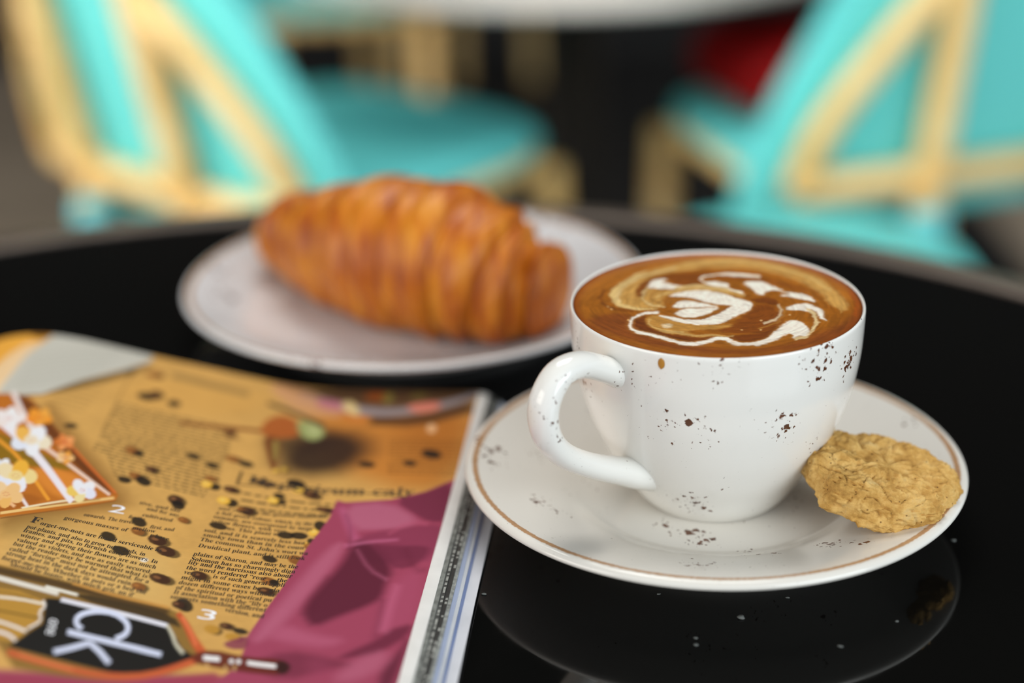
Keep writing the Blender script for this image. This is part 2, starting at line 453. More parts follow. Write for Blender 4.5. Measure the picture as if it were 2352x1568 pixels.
('1c1610',0.7,0.95,1,(14.3,60.8,15.5,62.7,18.5,62.3,20.2,60,18.9,58.1,16,58.6)),
('1c1610',0.7,0.95,1,(6.4,54.5,8.3,57.3,12.6,56,15,51.7,13.1,48.8,8.7,50.2)),
('1c1610',0.35,0.95,1,(49.3,80.3,50.9,82.6,54.6,82.4,56.9,79.7,55.3,77.2,51.6,77.5)),
('20160c',0.5,0.8,1,(42.2,87.7,43.5,90.2,46.7,89.4,48.6,86.2,47.4,83.6,44.1,84.4)),
('3a2114',0.35,0.95,1,(43.7,86.9,45,89.5,48.4,88.8,50.4,85.5,49.1,82.6,45.7,83.4)),
('8a5a34',0.3,0.6,1,(46.7,85.7,47.2,86.5,48.4,86.3,49.1,85.2,48.6,84.4,47.4,84.7)),
('20160c',0.5,0.8,1,(48.6,84.1,49.2,86.2,51.2,86.8,52.6,85.3,52,83.1,50,82.5)),
('d9a53c',0.35,0.95,1,(49.6,83.6,50.2,85.8,52.3,86.5,53.8,84.9,53.2,82.6,51.1,82)),
('f0cc6a',0.3,0.8,1,(51.1,83.6,51.4,84.5,52.4,84.8,53,84.2,52.7,83.3,51.8,83)),
('20160c',0.5,0.8,1,(116.9,15,117.1,17.4,118.5,18.3,119.8,16.7,119.7,14.2,118.2,13.4)),
('7a4a20',0.7,0.95,1,(117.8,14.6,117.9,17.1,119.4,18,120.8,16.4,120.6,13.8,119.1,12.9)),
('a86a30',0.3,0.6,1,(119.2,14.8,119.3,15.6,119.8,15.9,120.3,15.4,120.2,14.6,119.7,14.3)),
('20160c',0.5,0.8,1,(37.3,111.2,37.7,113.8,39.6,114.9,41.2,113.4,40.9,110.8,38.9,109.6)),
('d9a53c',0.35,0.95,1,(38.4,110.5,38.8,113.2,40.8,114.4,42.5,112.9,42.1,110.1,40,108.9)),
('f0cc6a',0.3,0.8,1,(39.9,110.7,40.1,111.8,41,112.4,41.7,111.8,41.5,110.7,40.6,110.1)),
('20160c',0.5,0.8,1,(38.1,120.1,38.6,122,40.3,122.3,41.5,120.8,41,118.9,39.3,118.6)),
('d9a53c',0.35,0.95,1,(38.9,119.6,39.4,121.6,41.2,122,42.5,120.4,42,118.4,40.2,118)),
('f0cc6a',0.3,0.8,1,(40.2,119.5,40.5,120.3,41.3,120.5,41.8,119.9,41.6,119,40.8,118.9)),
('1c1610',0.35,0.95,1,(37.4,120.3,38.7,121.4,41,119.6,42,116.6,40.7,115.4,38.4,117.2)),
('1c1610',0.35,0.95,1,(36.5,108.7,37.8,111.2,40.6,109.8,42.1,105.9,40.8,103.3,38,104.8)),
('20160c',0.5,0.8,1,(35.1,97.4,36.6,98.9,40,98.1,42,95.8,40.5,94.2,37,95)),
('3a2114',0.35,0.95,1,(36.6,96.8,38.2,98.4,41.8,97.7,43.8,95.3,42.2,93.6,38.6,94.3)),
('8a5a34',0.3,0.6,1,(39.8,95.8,40.4,96.3,41.6,96.1,42.3,95.3,41.8,94.8,40.5,95.1)),
('20160c',0.5,0.8,1,(37.2,121.1,37.8,123.3,39.7,123.7,41,121.9,40.5,119.6,38.6,119.2)),
('7a4a20',0.35,0.95,1,(38.2,120.5,38.7,122.8,40.7,123.3,42.2,121.3,41.6,118.9,39.6,118.5)),
('a86a30',0.3,0.6,1,(40,120.3,40.3,121,41,121.2,41.4,120.6,41.2,119.9,40.5,119.7)),
('d8cfc0',0.3,0.9,1,(83.5,148.4,83.7,149.9,84.9,150.4,85.9,149.5,85.6,148,84.4,147.4)),
('e0b080',0.8,0.9,1,(11.8,32.3,12.2,35.9,14,36,15.4,32.5,15,28.9,13.2,28.8)),
('33201a',0.5,0.9,1,(68.1,83.9,65.3,80.4,59.3,82.2,58.4,85.1,63.1,86)),
('2b1c14',8,0.97,1,(30.9,47.1,36.1,66.7,53.4,75.3,65.9,66.3,62.4,43.5,44.4,33.5)),
('2b1c14',6,0.7,1,(45.9,40.7,50.2,53,62.7,59.6,71.3,54.1,68,39.8,55.1,32.5)),
('5e4430',2.5,0.95,1,(69.1,-0.7,0.5,-4,0.3,11.8,20.1,22.2,36.6,21,54.3,14.4)),
('2e1c12',2.5,0.85,0,(36.6,30.7,32.1,30.8,23.1,30.9,13.7,27.7,4,21,-0.9,17.7,1,9.6,5.9,13,15.5,19.7,24.5,22.9,33.4,22.6,37.9,22.5)),
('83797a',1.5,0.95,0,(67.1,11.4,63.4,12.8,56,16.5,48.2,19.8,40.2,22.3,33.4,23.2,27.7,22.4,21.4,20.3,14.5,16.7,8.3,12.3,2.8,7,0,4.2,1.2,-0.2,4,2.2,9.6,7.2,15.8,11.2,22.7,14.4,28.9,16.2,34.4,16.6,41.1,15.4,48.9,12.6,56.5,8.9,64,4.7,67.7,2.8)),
('b9855f',2.2,0.8,1,(80.9,2.4,69.1,-0.7,54.6,12.4,45.6,25.1,62.2,23.8,74.1,14.2)),
('a8646e',1.2,0.9,1,(61.2,9.5,52.7,9.5,47.4,15.7,48.3,19.6,58.7,17)),
('c9ae78',1.2,0.95,1,(50.7,14,48.7,8.8,44.5,13.7,41.2,24.2,46.3,21.4)),
('b8682a',1.5,0.7,1,(50.4,21.7,41.1,23.1,36.9,28.5,44.9,28.8)),
('a8541f',1.5,0.9,1,(43.7,3.8,36.6,1.6,31.8,5.4,33.5,10.1,41,9.6)),
('8c8240',1.2,0.9,1,(36.2,3.6,32.3,2.2,31.6,11.2,34.9,11.4)),
('7d6a34',1.5,0.8,1,(25.4,3.1,19.8,1.7,19.2,8,25.5,8.2)),
('c4705c',1.2,0.95,1,(26.1,14.9,21.8,10.4,13.4,9.3,12.8,16.2,20.4,20.3)),
('3a261c',0.9,0.95,0,(76.8,21.1,74.4,22.2,69.5,24.2,63.6,27.3,56.6,31.9,53.1,34.5,53.1,30.7,56.7,28.4,63.7,23.9,69.7,21,74.6,19.2,77,18.5)),
('6e3414',0.8,0.95,0,(100.7,52.7,97.5,52,91.2,50.5,84.2,48.6,76.5,46.5,72.6,45.5,73.2,42.7,77,43.8,84.7,46.1,91.7,48.1,98,49.8,101.2,50.6)),
('4a2412',1,0.8,1,(85.7,49.1,81.6,46.8,81,52.3,78,55.3,85.1,54.6)),
('9a5020',1.2,0.97,1,(74.3,42.9,74.2,33.7,69.7,26.7,62.3,31,59.8,42.5,65,47.5,72.1,47.6)),
('8a9058',1.2,0.97,1,(63.8,31.5,60.2,29.5,53.7,33.5,51.2,39.8,54,46.1,59.7,43.2)),
('adb07a',1.2,0.6,1,(59.5,32.8,54.1,35.4,53.1,40.8,57.3,41)),
('6a3a1a',0.9,0.97,1,(72.6,47.1,66,46.8,63.4,60.6,62.1,75.4,66.9,64)),
('8a7a3c',1,0.8,1,(68.4,49.8,66.2,49.5,63.9,60.8,63.8,68)),
('4a3a20',1.5,0.8,1,(161.8,53.2,139.8,34.2,124.3,5.3,122.7,9.8,137.6,40.7,153.8,57.6)),
('aeaa9e',0.8,1,0,(164.2,-3,154.5,-5.9,138.3,-6.1,125.9,-0.7,124.9,5.2,130.9,17.9,141,34.9,150,52.6,159.2,55.9,167.5,55.1,167.2,38.9,168,20.2)),
('d89a3c',0.8,1,0,(191.3,-4.6,175.5,-1.4,164,-2.2,165.4,7.3,168,20.2,169,34.2,171.3,45.4)),
('f2cfa0',1.2,0.9,0,(176.1,33,174.5,19.6,171.4,9.7,166.2,7.4,168,20.2,167.2,38.9,165.9,55.1,167.5,55.1)),
('6a4014',1.2,0.8,1,(173.6,-1.1,164.2,-3,165.3,5.1,171.1,3.4)),
('a8601c',0.35,1,0,(169.2,54.9,159.1,54.1,152.1,57.1,128.5,86.5,103.8,112.8,103.5,117.2,115.1,130.2,134.1,145.2)),
('4c2410',1.6,0.85,1,(161.4,54.3,152.1,57.1,128.5,86.5,103.8,112.8,109.2,112.1,126.6,96.2,141.7,78.4,153.4,63.1)),
('6e5a0e',2,0.8,1,(158.1,83.3,145,90.1,133.8,96.5,121.7,102.2,123.4,105.6,135.6,107.6,148.8,107.3)),
('c87a2c',2,0.8,1,(135,109.1,124.1,103.6,109.4,113.8,117.4,123.2,123.5,121.6)),
('8a4a14',1.5,0.6,1,(139.6,130.9,129.4,124.5,121.6,127,131.7,140.7,134.9,143.1)),
('d8682c',0.5,0.7,0,(126.3,89.5,123.6,92.5,118.4,98.3,113.1,104.1,107.7,109.8,105.1,112.7,104.9,111.5,107.6,108.6,113,102.9,118.3,97.1,123.5,91.2,126.1,88.2)),
('f3e2b8',0.25,0.95,0,(126.9,135.2,124.9,133.2,120.9,129,117.6,125.7,115,123.3,113.6,122.1,114,121,115.4,122.2,118,124.6,121.3,128,125.3,132.2,127.3,134.2)),
('e0bc78',0.3,0.8,0,(131.5,141,128.1,138.3,121.4,132.4,114.6,126,107.7,119.5,104.1,116.2,104.7,114.6,108.3,117.9,115.2,124.5,122,130.9,128.8,136.8,132.2,139.4)),
('7a4a1c',0.3,0.8,0,(130.5,143.7,126.9,140.8,119.7,134.3,113,127.6,106.5,120.8,103.2,117.4,103.5,116.7,106.8,120.1,113.3,126.8,120,133.6,127.2,140.1,130.9,143)),
('3a2612',0.2,0.7,0,(122.6,132,121.1,130.5,118,127.6,114.3,124.3,110,120.5,107.8,118.5,108.1,118,110.2,119.9,114.5,123.8,118.2,127.1,121.3,130,122.8,131.4)),
('e3d6d0',0.25,1,0,(160.7,54,158.4,57.9,154,65.6,149.4,72.9,144.7,79.9,142.4,83.3,141.8,81,144.1,77.6,148.8,70.7,153.2,63.6,157.5,56.1,159.8,52.2)),
('efe6ea',0.25,1,0,(159,75.9,155.7,79.4,149.3,86.1,143.1,92.8,137,99.2,129.3,108.2,119.9,120,115.3,125.6,114.8,122.6,119.3,116.7,128.8,104.6,136.7,95,142.8,88.1,149.2,81,155.6,73.9,159,70.1)),
('e6c8b4',0.25,1,0,(134.4,93.7,131.1,96.2,124.8,100.9,117.8,106.2,110,112,106.2,114.8,106.2,113.3,110,110.3,117.8,104.3,124.9,98.9,131.2,94,134.5,91.5)),
('e0942e',0.25,1,0,(151.5,91.6,148.8,94.3,143.5,99.5,138.5,105.3,133.6,111.7,128.8,117.9,124.1,124.1,121.7,127.1,121.4,125.7,123.8,122.6,128.5,116.4,133.3,110.1,138.2,103.6,143.4,97.6,148.8,92.3,151.5,89.5)),
('eadbd6',0.25,1,0,(135.8,122.5,134.6,123.7,132,126.2,129.6,129,127.2,132.2,126,133.8,125.7,132.7,126.9,131,129.4,127.7,131.9,124.7,134.5,122.2,135.8,120.8)),
('e8b482',0.25,1,0,(133.2,132.5,132.2,133.3,130.2,134.8,129.3,135.6,129.3,133.9,130.3,133.1,132.2,131.6,133.2,130.8)),
('d98a2a',0.25,1,1,(139.2,71.8,139.5,75.2,142,74.9,144.1,71.1,143.8,67.7,141.3,68.1)),
('e8a040',0.25,1,1,(141.4,79.9,143.7,77.6,145.5,72.4,144.8,69.5,142.5,71.8,140.7,77)),
('d07c22',0.25,1,1,(148,74.3,148.7,70.1,146.9,68.6,144.5,71.2,143.8,75.4,145.6,76.9)),
('d98a2a',0.25,1,1,(149.6,65.4,148.1,64,145.2,67.1,143.9,71.5,145.3,72.9,148.2,69.9)),
('e8a040',0.25,1,1,(143.4,63.8,141.7,68.2,142.2,72.1,144.4,71.5,146,67.1,145.5,63.3)),
('d98a2a',0.3,1,1,(142.7,70.5,142.6,73.3,144.2,73.8,145.9,71.6,146,68.9,144.4,68.3)),
('a8402c',0.15,0.9,1,(143.3,71.1,143.3,71.5,143.5,71.6,143.8,71.2,143.8,70.8,143.6,70.7)),
('a8402c',0.15,0.9,1,(143.6,71.9,143.6,72.4,143.8,72.4,144,72.1,144.1,71.7,143.8,71.6)),
('a8402c',0.15,0.9,1,(144.3,71.8,144.3,72.3,144.5,72.3,144.8,72,144.8,71.6,144.6,71.5)),
('a8402c',0.15,0.9,1,(144.8,70.9,144.8,71.3,145,71.4,145.3,71.1,145.3,70.6,145.1,70.5)),
('a8402c',0.15,0.9,1,(144.6,70.1,144.5,70.5,144.8,70.6,145,70.2,145.1,69.8,144.8,69.7)),
('a8402c',0.15,0.9,1,(143.8,70.2,143.8,70.6,144,70.7,144.3,70.3,144.3,69.9,144.1,69.8)),
('c8743a',0.25,1,1,(126.6,87.7,127.3,89.8,129.3,88.8,130.5,85.8,129.9,83.7,127.9,84.7)),
('d88c50',0.25,1,1,(130,92.2,131.5,89.5,131.8,85.8,130.5,84.9,129,87.7,128.8,91.3)),
('b86428',0.25,1,1,(133.9,87.2,133.9,84.3,132.3,83.6,130.6,85.9,130.6,88.8,132.2,89.5)),
('c8743a',0.25,1,1,(133.6,80.1,132,80.3,130.2,83.5,130,86.7,131.5,86.6,133.3,83.3)),
('d88c50',0.25,1,1,(128.5,81.3,127.8,84.7,128.8,86.9,130.5,85.8,131.2,82.4,130.2,80.2)),
('c8743a',0.3,1,1,(129.3,85.1,129.3,87.3,130.4,87.9,131.6,86.4,131.7,84.3,130.5,83.6)),
('a8402c',0.15,0.9,1,(129.7,85.6,129.7,86.1,129.9,86.2,130.1,85.9,130.2,85.5,130,85.3)),
('a8402c',0.15,0.9,1,(129.9,86.3,129.9,86.8,130.1,86.9,130.3,86.6,130.3,86.2,130.1,86)),
('a8402c',0.15,0.9,1,(130.4,86.4,130.4,86.8,130.6,86.9,130.9,86.6,130.9,86.2,130.7,86.1)),
('a8402c',0.15,0.9,1,(130.8,85.7,130.8,86.1,131,86.2,131.2,85.9,131.2,85.5,131,85.4)),
('a8402c',0.15,0.9,1,(130.6,85,130.6,85.4,130.8,85.5,131,85.2,131,84.8,130.8,84.7)),
('a8402c',0.15,0.9,1,(130.1,85,130.1,85.4,130.3,85.5,130.5,85.2,130.5,84.8,130.3,84.7)),
('e2b070',0.25,1,1,(123.7,95.4,123.8,97.8,125.2,98.1,126.5,96.2,126.4,93.9,125,93.5)),
('d89038',0.25,1,1,(124.4,101.1,125.7,100.6,127,97.7,127,95.4,125.7,95.9,124.4,98.7)),
('e8c090',0.25,1,1,(128.5,99.4,128.9,96.8,128,95.2,126.7,96.3,126.2,98.9,127.1,100.5)),
('e2b070',0.25,1,1,(129.8,94.2,129.1,92.7,127.4,93.8,126.5,96.3,127.2,97.8,128.8,96.7)),
('d89038',0.25,1,1,(126.6,91.1,125.5,93.6,125.5,96.4,126.6,96.8,127.7,94.4,127.7,91.5)),
('e2b070',0.3,1,1,(125.7,95.7,125.6,97.4,126.6,98,127.6,96.8,127.6,95,126.6,94.5)),
('a8402c',0.15,0.9,1,(126,96.1,126,96.5,126.2,96.6,126.4,96.3,126.4,95.9,126.2,95.8)),
('a8402c',0.15,0.9,1,(126.1,96.7,126.1,97.1,126.3,97.2,126.5,96.9,126.6,96.5,126.3,96.4)),
('a8402c',0.15,0.9,1,(126.6,96.7,126.5,97.1,126.7,97.2,127,96.9,127,96.5,126.8,96.4)),
('a8402c',0.15,0.9,1,(126.8,96.1,126.8,96.6,127,96.7,127.3,96.4,127.3,96,127.1,95.9)),
('a8402c',0.15,0.9,1,(126.7,95.6,126.7,96,126.9,96.1,127.1,95.8,127.1,95.4,126.9,95.3)),
('a8402c',0.15,0.9,1,(126.3,95.6,126.2,96,126.4,96.1,126.7,95.8,126.7,95.4,126.5,95.3)),
('efe4e0',0.25,1,1,(148.6,73.1,148.3,77.4,150.8,77.9,153.6,74.2,153.8,69.9,151.3,69.4)),
('f4f0ee',0.25,1,1,(148.5,82.9,150.8,82.6,154,77.6,154.7,72.9,152.3,73.3,149.2,78.3)),
('e8d8d0',0.25,1,1,(156.8,79.6,158.2,74.7,156.7,72,153.9,74.2,152.5,79.1,153.9,81.9)),
('efe4e0',0.25,1,1,(160.6,69.8,159.6,67.1,156.2,69.4,153.9,74.2,154.8,77,158.2,74.8)),
('f4f0ee',0.25,1,1,(155.3,64.5,152.6,69,151.9,74.5,153.7,75.6,156.4,71.2,157.2,65.7)),
('efe4e0',0.3,1,1,(152,73.9,151.9,76.8,153.8,77.2,155.9,74.5,155.9,71.5,154,71.2)),
('a8402c',0.15,0.9,1,(152.8,74.4,152.7,74.8,153,74.9,153.3,74.5,153.3,74.1,153,74)),
('a8402c',0.15,0.9,1,(153.1,75.3,153,75.7,153.3,75.7,153.5,75.4,153.6,74.9,153.3,74.9)),
('a8402c',0.15,0.9,1,(153.9,75,153.9,75.5,154.2,75.5,154.4,75.1,154.5,74.7,154.2,74.7)),
('a8402c',0.15,0.9,1,(154.5,74,154.5,74.4,154.8,74.4,155,74,155.1,73.6,154.8,73.6)),
('a8402c',0.15,0.9,1,(154.2,73.1,154.2,73.5,154.5,73.5,154.7,73.2,154.8,72.7,154.5,72.7)),
('a8402c',0.15,0.9,1,(153.3,73.3,153.3,73.7,153.6,73.8,153.8,73.4,153.9,73,153.6,72.9)),
('f3e3c4',0.25,1,1,(133.4,88.6,133.7,93.8,137.1,94,140.3,88.9,140,83.8,136.5,83.6)),
('f6f4f6',0.25,1,1,(135.7,101,139,98.7,142,91.4,141.5,86.6,138.1,89.1,135.3,96.2)),
('eef0fa',0.25,1,1,(145.8,94.2,146.9,88,144.4,85.5,140.8,89.1,139.7,95.2,142.2,97.8)),
('e8b050',0.25,1,1,(148.8,81.3,146.8,78.8,142.4,82.8,140.1,89.3,142.1,91.9,146.4,87.9)),
('f4f2f4',0.25,1,1,(139.9,77.6,137.3,83.8,137.7,89.9,140.7,89.8,143.4,83.5,143,77.4)),
('f3e3c4',0.3,1,1,(138.2,88,138.2,91.9,140.5,92.8,143.1,89.6,143.2,85.6,140.7,84.9)),
('a8402c',0.15,0.9,1,(139.3,88.9,139.3,89.3,139.5,89.4,139.7,89.1,139.8,88.7,139.5,88.6)),
('a8402c',0.15,0.9,1,(139.7,90.2,139.6,90.6,139.8,90.7,140.1,90.3,140.1,89.9,139.9,89.8)),
('a8402c',0.15,0.9,1,(140.7,90,140.7,90.4,140.9,90.5,141.2,90.2,141.2,89.8,141,89.7)),
('a8402c',0.15,0.9,1,(141.5,88.7,141.5,89.1,141.7,89.1,141.9,88.8,142,88.4,141.7,88.3)),
('a8402c',0.15,0.9,1,(141.1,87.4,141.1,87.9,141.3,87.9,141.6,87.6,141.6,87.2,141.4,87.1)),
('a8402c',0.15,0.9,1,(140,87.6,140,88,140.2,88.1,140.5,87.8,140.5,87.3,140.2,87.3)),
('f4f2f4',0.25,1,1,(138.9,110.3,139.1,112.7,141,112.5,142.7,109.8,142.5,107.3,140.6,107.6)),
('eef0fa',0.25,1,1,(140.2,116,142.1,114.6,143.6,110.9,143.4,108.6,141.5,110,140,113.7)),
('f4f2f4',0.25,1,1,(145.6,112,146.2,109,144.9,107.9,143,109.8,142.4,112.8,143.7,113.9)),
('eef0fa',0.25,1,1,(147.1,105.8,146.1,104.7,143.8,106.8,142.6,110,143.7,111.1,145.9,109)),
('f4f2f4',0.25,1,1,(142.4,104.5,141.1,107.6,141.3,110.5,142.9,110.2,144.3,107,144.1,104.2)),
('f4f2f4',0.3,1,1,(141.6,109.5,141.6,111.4,142.8,111.6,144.2,109.9,144.2,108.1,142.9,107.8)),
('a8402c',0.15,0.9,1,(142.1,109.8,142,110.2,142.3,110.2,142.5,109.9,142.5,109.5,142.3,109.5)),
('a8402c',0.15,0.9,1,(142.3,110.4,142.2,110.8,142.5,110.8,142.7,110.5,142.7,110.1,142.5,110)),
('a8402c',0.15,0.9,1,(142.8,110.2,142.8,110.6,143.1,110.7,143.3,110.3,143.3,109.9,143.1,109.9)),
('a8402c',0.15,0.9,1,(143.2,109.6,143.2,109.9,143.4,110,143.7,109.6,143.7,109.3,143.5,109.2)),
('a8402c',0.15,0.9,1,(143,109,143,109.4,143.2,109.4,143.5,109.1,143.5,108.7,143.3,108.7)),
('a8402c',0.15,0.9,1,(142.4,109.1,142.4,109.5,142.6,109.5,142.9,109.2,142.9,108.8,142.7,108.8)),
('f4d890',0.25,1,1,(129.5,113.2,129.5,118.5,132.6,119.4,135.9,115,135.9,109.7,132.7,108.8)),
('f6f4f8',0.25,1,1,(130.3,125.6,133.3,125,136.8,118.8,137.3,113.3,134.1,114,130.7,120.2)),
('f0f0fa',0.25,1,1,(140.4,121.8,141.9,115.8,139.8,112.6,136.3,115.2,134.9,121.2,136.9,124.5)),
('f2dcae',0.25,1,1,(144.5,109.6,142.9,106.5,138.7,109.3,136.1,115.2,137.5,118.6,141.7,115.8)),
('f0b23c',0.25,1,1,(137,103.3,134,108.8,133.6,115.4,136.2,116.6,139.2,111.2,139.6,104.5)),
('f4d890',0.3,1,1,(133.9,114.2,133.8,118,136.2,118.9,138.7,115.9,138.7,112.1,136.3,111.3)),
('a8402c',0.15,0.9,1,(135,115.1,135,115.5,135.2,115.5,135.4,115.3,135.4,114.9,135.2,114.8)),
('a8402c',0.15,0.9,1,(135.3,116.3,135.3,116.7,135.5,116.7,135.8,116.4,135.8,116.1,135.6,116)),
('a8402c',0.15,0.9,1,(136.4,116.2,136.4,116.6,136.6,116.7,136.8,116.4,136.9,116,136.6,115.9)),
('a8402c',0.15,0.9,1,(137.1,114.9,137.1,115.3,137.3,115.4,137.5,115.1,137.6,114.7,137.3,114.6)),
('a8402c',0.15,0.9,1,(136.7,113.8,136.7,114.1,136.9,114.2,137.2,113.9,137.2,113.5,137,113.5)),
('a8402c',0.15,0.9,1,(135.7,113.8,135.6,114.2,135.9,114.3,136.1,114,136.1,113.6,135.9,113.6)),
('f0c080',0.25,1,1,(128.5,129.1,129.1,132.7,132,132.1,134.5,127.9,133.8,124.3,130.8,125)),
('e8b060',0.25,1,1,(131.9,137.4,134.7,134.4,136.3,128.7,135.1,126.1,132.3,129.1,130.8,134.8)),
('eab878',0.25,1,1,(139.6,130.7,140.1,126.2,137.7,124.9,134.9,128,134.4,132.5,136.7,133.9)),
('f2cc98',0.25,1,1,(140.8,120.8,138.7,119.8,135.3,123.6,134,128.5,136,129.6,139.4,125.8)),
('f0c080',0.25,1,1,(132.8,120.2,131.1,125.1,132.1,129.1,134.7,128.1,136.4,123.3,135.5,119.3)),
('f0c080',0.3,1,1,(132.7,127.1,132.6,130.1,134.6,130.8,136.6,128.4,136.6,125.4,134.6,124.8)),
('a8402c',0.15,0.9,1,(133.5,127.8,133.5,128.2,133.7,128.2,134,128,134,127.6,133.8,127.5)),
('a8402c',0.15,0.9,1,(133.8,128.8,133.8,129.1,134,129.2,134.3,128.9,134.3,128.5,134.1,128.5)),
('a8402c',0.15,0.9,1,(134.7,128.7,134.7,129,134.9,129.1,135.1,128.8,135.2,128.5,134.9,128.4)),
('a8402c',0.15,0.9,1,(135.3,127.7,135.3,128,135.5,128.1,135.7,127.8,135.7,127.4,135.5,127.4)),
('a8402c',0.15,0.9,1,(135,126.7,135,127.1,135.2,127.2,135.4,126.9,135.4,126.5,135.2,126.4)),
('a8402c',0.15,0.9,1,(134.1,126.8,134.1,127.2,134.3,127.2,134.5,127,134.5,126.6,134.3,126.5)),
('f6f2f4',0.25,1,1,(112.5,108.9,111.5,113.2,112.6,116.6,114.8,115.6,115.9,111.4,114.7,108)),
('f0eefa',0.25,1,1,(109.6,116.9,110.4,119.9,112.9,119.2,114.7,115.5,113.9,112.5,111.4,113.1)),
('f6e0a0',0.25,1,1,(113.5,124,115.5,121.1,116.3,116.1,114.9,114.1,112.8,117.1,112.1,122.1)),
('f0c860',0.25,1,1,(119,118.4,119.2,114.4,117.1,113.1,115,115.7,114.8,119.6,116.8,121)),
('f6f4f8',0.25,1,1,(119.2,109.3,117.3,108.5,114.8,112.1,114.1,116.3,116,117.1,118.5,113.6)),
('f6f2f4',0.3,1,1,(113.1,114.6,113.2,117.4,114.8,118.3,116.3,116.4,116.3,113.6,114.7,112.7)),
('a8402c',0.15,0.9,1,(113.8,115.3,113.8,115.7,114,115.8,114.2,115.6,114.2,115.2,114,115.1)),
('a8402c',0.15,0.9,1,(114.1,116.2,114.1,116.6,114.3,116.7,114.5,116.5,114.5,116.1,114.3,116)),
('a8402c',0.15,0.9,1,(114.8,116.3,114.8,116.7,115,116.8,115.2,116.5,115.2,116.1,115,116)),
('a8402c',0.15,0.9,1,(115.2,115.5,115.2,115.8,115.4,115.9,115.6,115.7,115.6,115.3,115.4,115.2)),
('a8402c',0.15,0.9,1,(115,114.5,115,114.9,115.2,115,115.4,114.8,115.4,114.4,115.2,114.3)),
('a8402c',0.15,0.9,1,(114.3,114.5,114.2,114.9,114.4,115,114.7,114.7,114.7,114.3,114.5,114.2)),
('7a5a26',0.8,0.95,1,(123.5,168.5,121,169.1,94.2,169.6,70,171.8,65.5,174.2,56.1,190.1,59.3,199.8,70.8,209.3,83.7,213,106.2,214.8)),
('3a2814',1,0.85,0,(121.9,173.6,118.4,173.7,111.6,173.6,103.5,173.5,94.1,173.6,84.5,174.1,74.8,174.7,70,175.1,70.5,171.6,75.3,171.2,85.1,170.5,94.7,170.1,104.3,170,112.4,170.1,119.3,170.1,122.7,170)),
('b8823c',0.6,0.8,0,(99.3,170.5,96,170.8,89.3,171.6,82.1,172,74.5,172.1,70.7,172.2,70.9,170.6,74.7,170.6,82.4,170.5,89.5,170,96.2,169.3,99.6,169)),
('cfc8bc',0.4,0.9,0,(120.7,176.5,118.7,176.7,114.6,177,109.7,177.2,104,177.5,101.2,177.6,101.6,175.3,104.5,175.1,110.2,174.9,115.1,174.6,119.2,174.3,121.2,174.2)),
('d8d4c8',0.3,0.9,0,(105.7,175.1,104.4,175.2,101.9,175.3,99.6,175.4,97.3,175.5,96.1,175.5,96.4,174.2,97.5,174.2,99.8,174.1,102.2,174,104.7,173.9,105.9,173.8)),
('14120f',0.35,1,0,(103.7,180,99.8,178.9,83.9,178.2,69.1,178.8,62.2,189.2,57.7,192,63,199.3,69.4,204.4,75.7,207.2,89.4,206.5,105.3,205.8,102.9,198.5,100.5,192.1,102.5,184.7)),
('151310',0.6,0.8,1,(96.7,173.6,81.5,173.7,68.4,174.7,64.6,180.1,67.5,179.2,80.2,178.1,95.6,176.7)),
('a3782e',0.5,1,0,(119,180.7,111.5,179.6,104.5,181.4,102.8,183.1,102.9,188.4,101.5,191.2,103.7,196.2,103.2,198.7,104.5,203.2,110.1,204.3)),
('e6dfd0',0.3,0.9,0,(117.2,185.5,115.4,185.1,111.8,184.3,108.3,183.7,104.9,183.6,103.1,183.5,103.4,182.5,105.1,182.5,108.6,182.7,112.1,183.2,115.7,184.1,117.5,184.5)),
('5c4414',0.3,0.9,0,(115,191.4,113.1,191.3,109.4,191,106.2,190.8,103.5,190.6,102.1,190.6,102.3,189.7,103.7,189.8,106.4,190,109.6,190.2,113.3,190.5,115.2,190.6)),
('efe8e0',0.3,0.9,0,(113.2,196.3,111.9,196.4,109.3,196.6,106.8,197.1,104.4,197.7,103.3,198,103.4,196.8,104.6,196.5,107,195.9,109.5,195.5,112.1,195.2,113.5,195.1)),
('d8d2d0',0.3,0.9,0,(111.5,201,110.4,201.1,108.2,201.1,106.5,201.6,105.1,202.6,104.4,203.1,104.3,201.9,105.1,201.3,106.6,200.3,108.5,199.7,110.7,199.7,111.8,199.7)),
('6a5020',0.3,0.9,0,(118.2,182.9,116.8,182.6,114,182.1,111.2,182,108.3,182.1,106.9,182.2,107,181.5,108.5,181.5,111.3,181.3,114.2,181.5,117,182,118.4,182.2)),
('e8e2dc',0.25,0.9,0,(104.3,181.5,103.9,182.2,103.1,183.5,103,184.7,103.3,186.2,103,188.3,101.9,190.1,102,192.1,103.1,194.5,103.6,195.8,103.2,196.4,102.6,195.1,101.5,192.6,101.5,190.1,102.5,188,102.8,186.5,102.4,185,102.7,183.2,103.6,181.7,104.1,181.1)),
('c9c6cc',0.3,1,0,(99.6,180,97.4,180,93.1,180.1,88.1,180.2,82.5,180.3,76.9,180.6,71.5,181,68.8,181.2,69.1,179.1,71.8,178.9,77.2,178.5,82.8,178.2,88.5,178,93.5,177.9,97.8,177.9,100,177.9)),
('c8c0a8',0.4,0.9,0,(69.2,180.2,68.5,181.3,67.1,183.5,66,185.5,65,187.5,63.7,189.5,62.1,191.2,61.4,192.1,61,190.8,61.8,190,63.3,188.4,64.5,186.7,65.4,184.7,66.6,182.6,68.1,180.4,68.8,179.4)),
('b04a26',0.6,0.95,0,(68.1,173.9,67.1,175.4,65.1,178.1,63.4,180.9,61.7,184,59.8,187.1,57.8,189.8,56.9,191.1,55.5,187.8,56.6,186.6,58.5,184.2,60.3,181.7,62.2,178.7,64.2,175.8,66.3,173.2,67.4,172)),
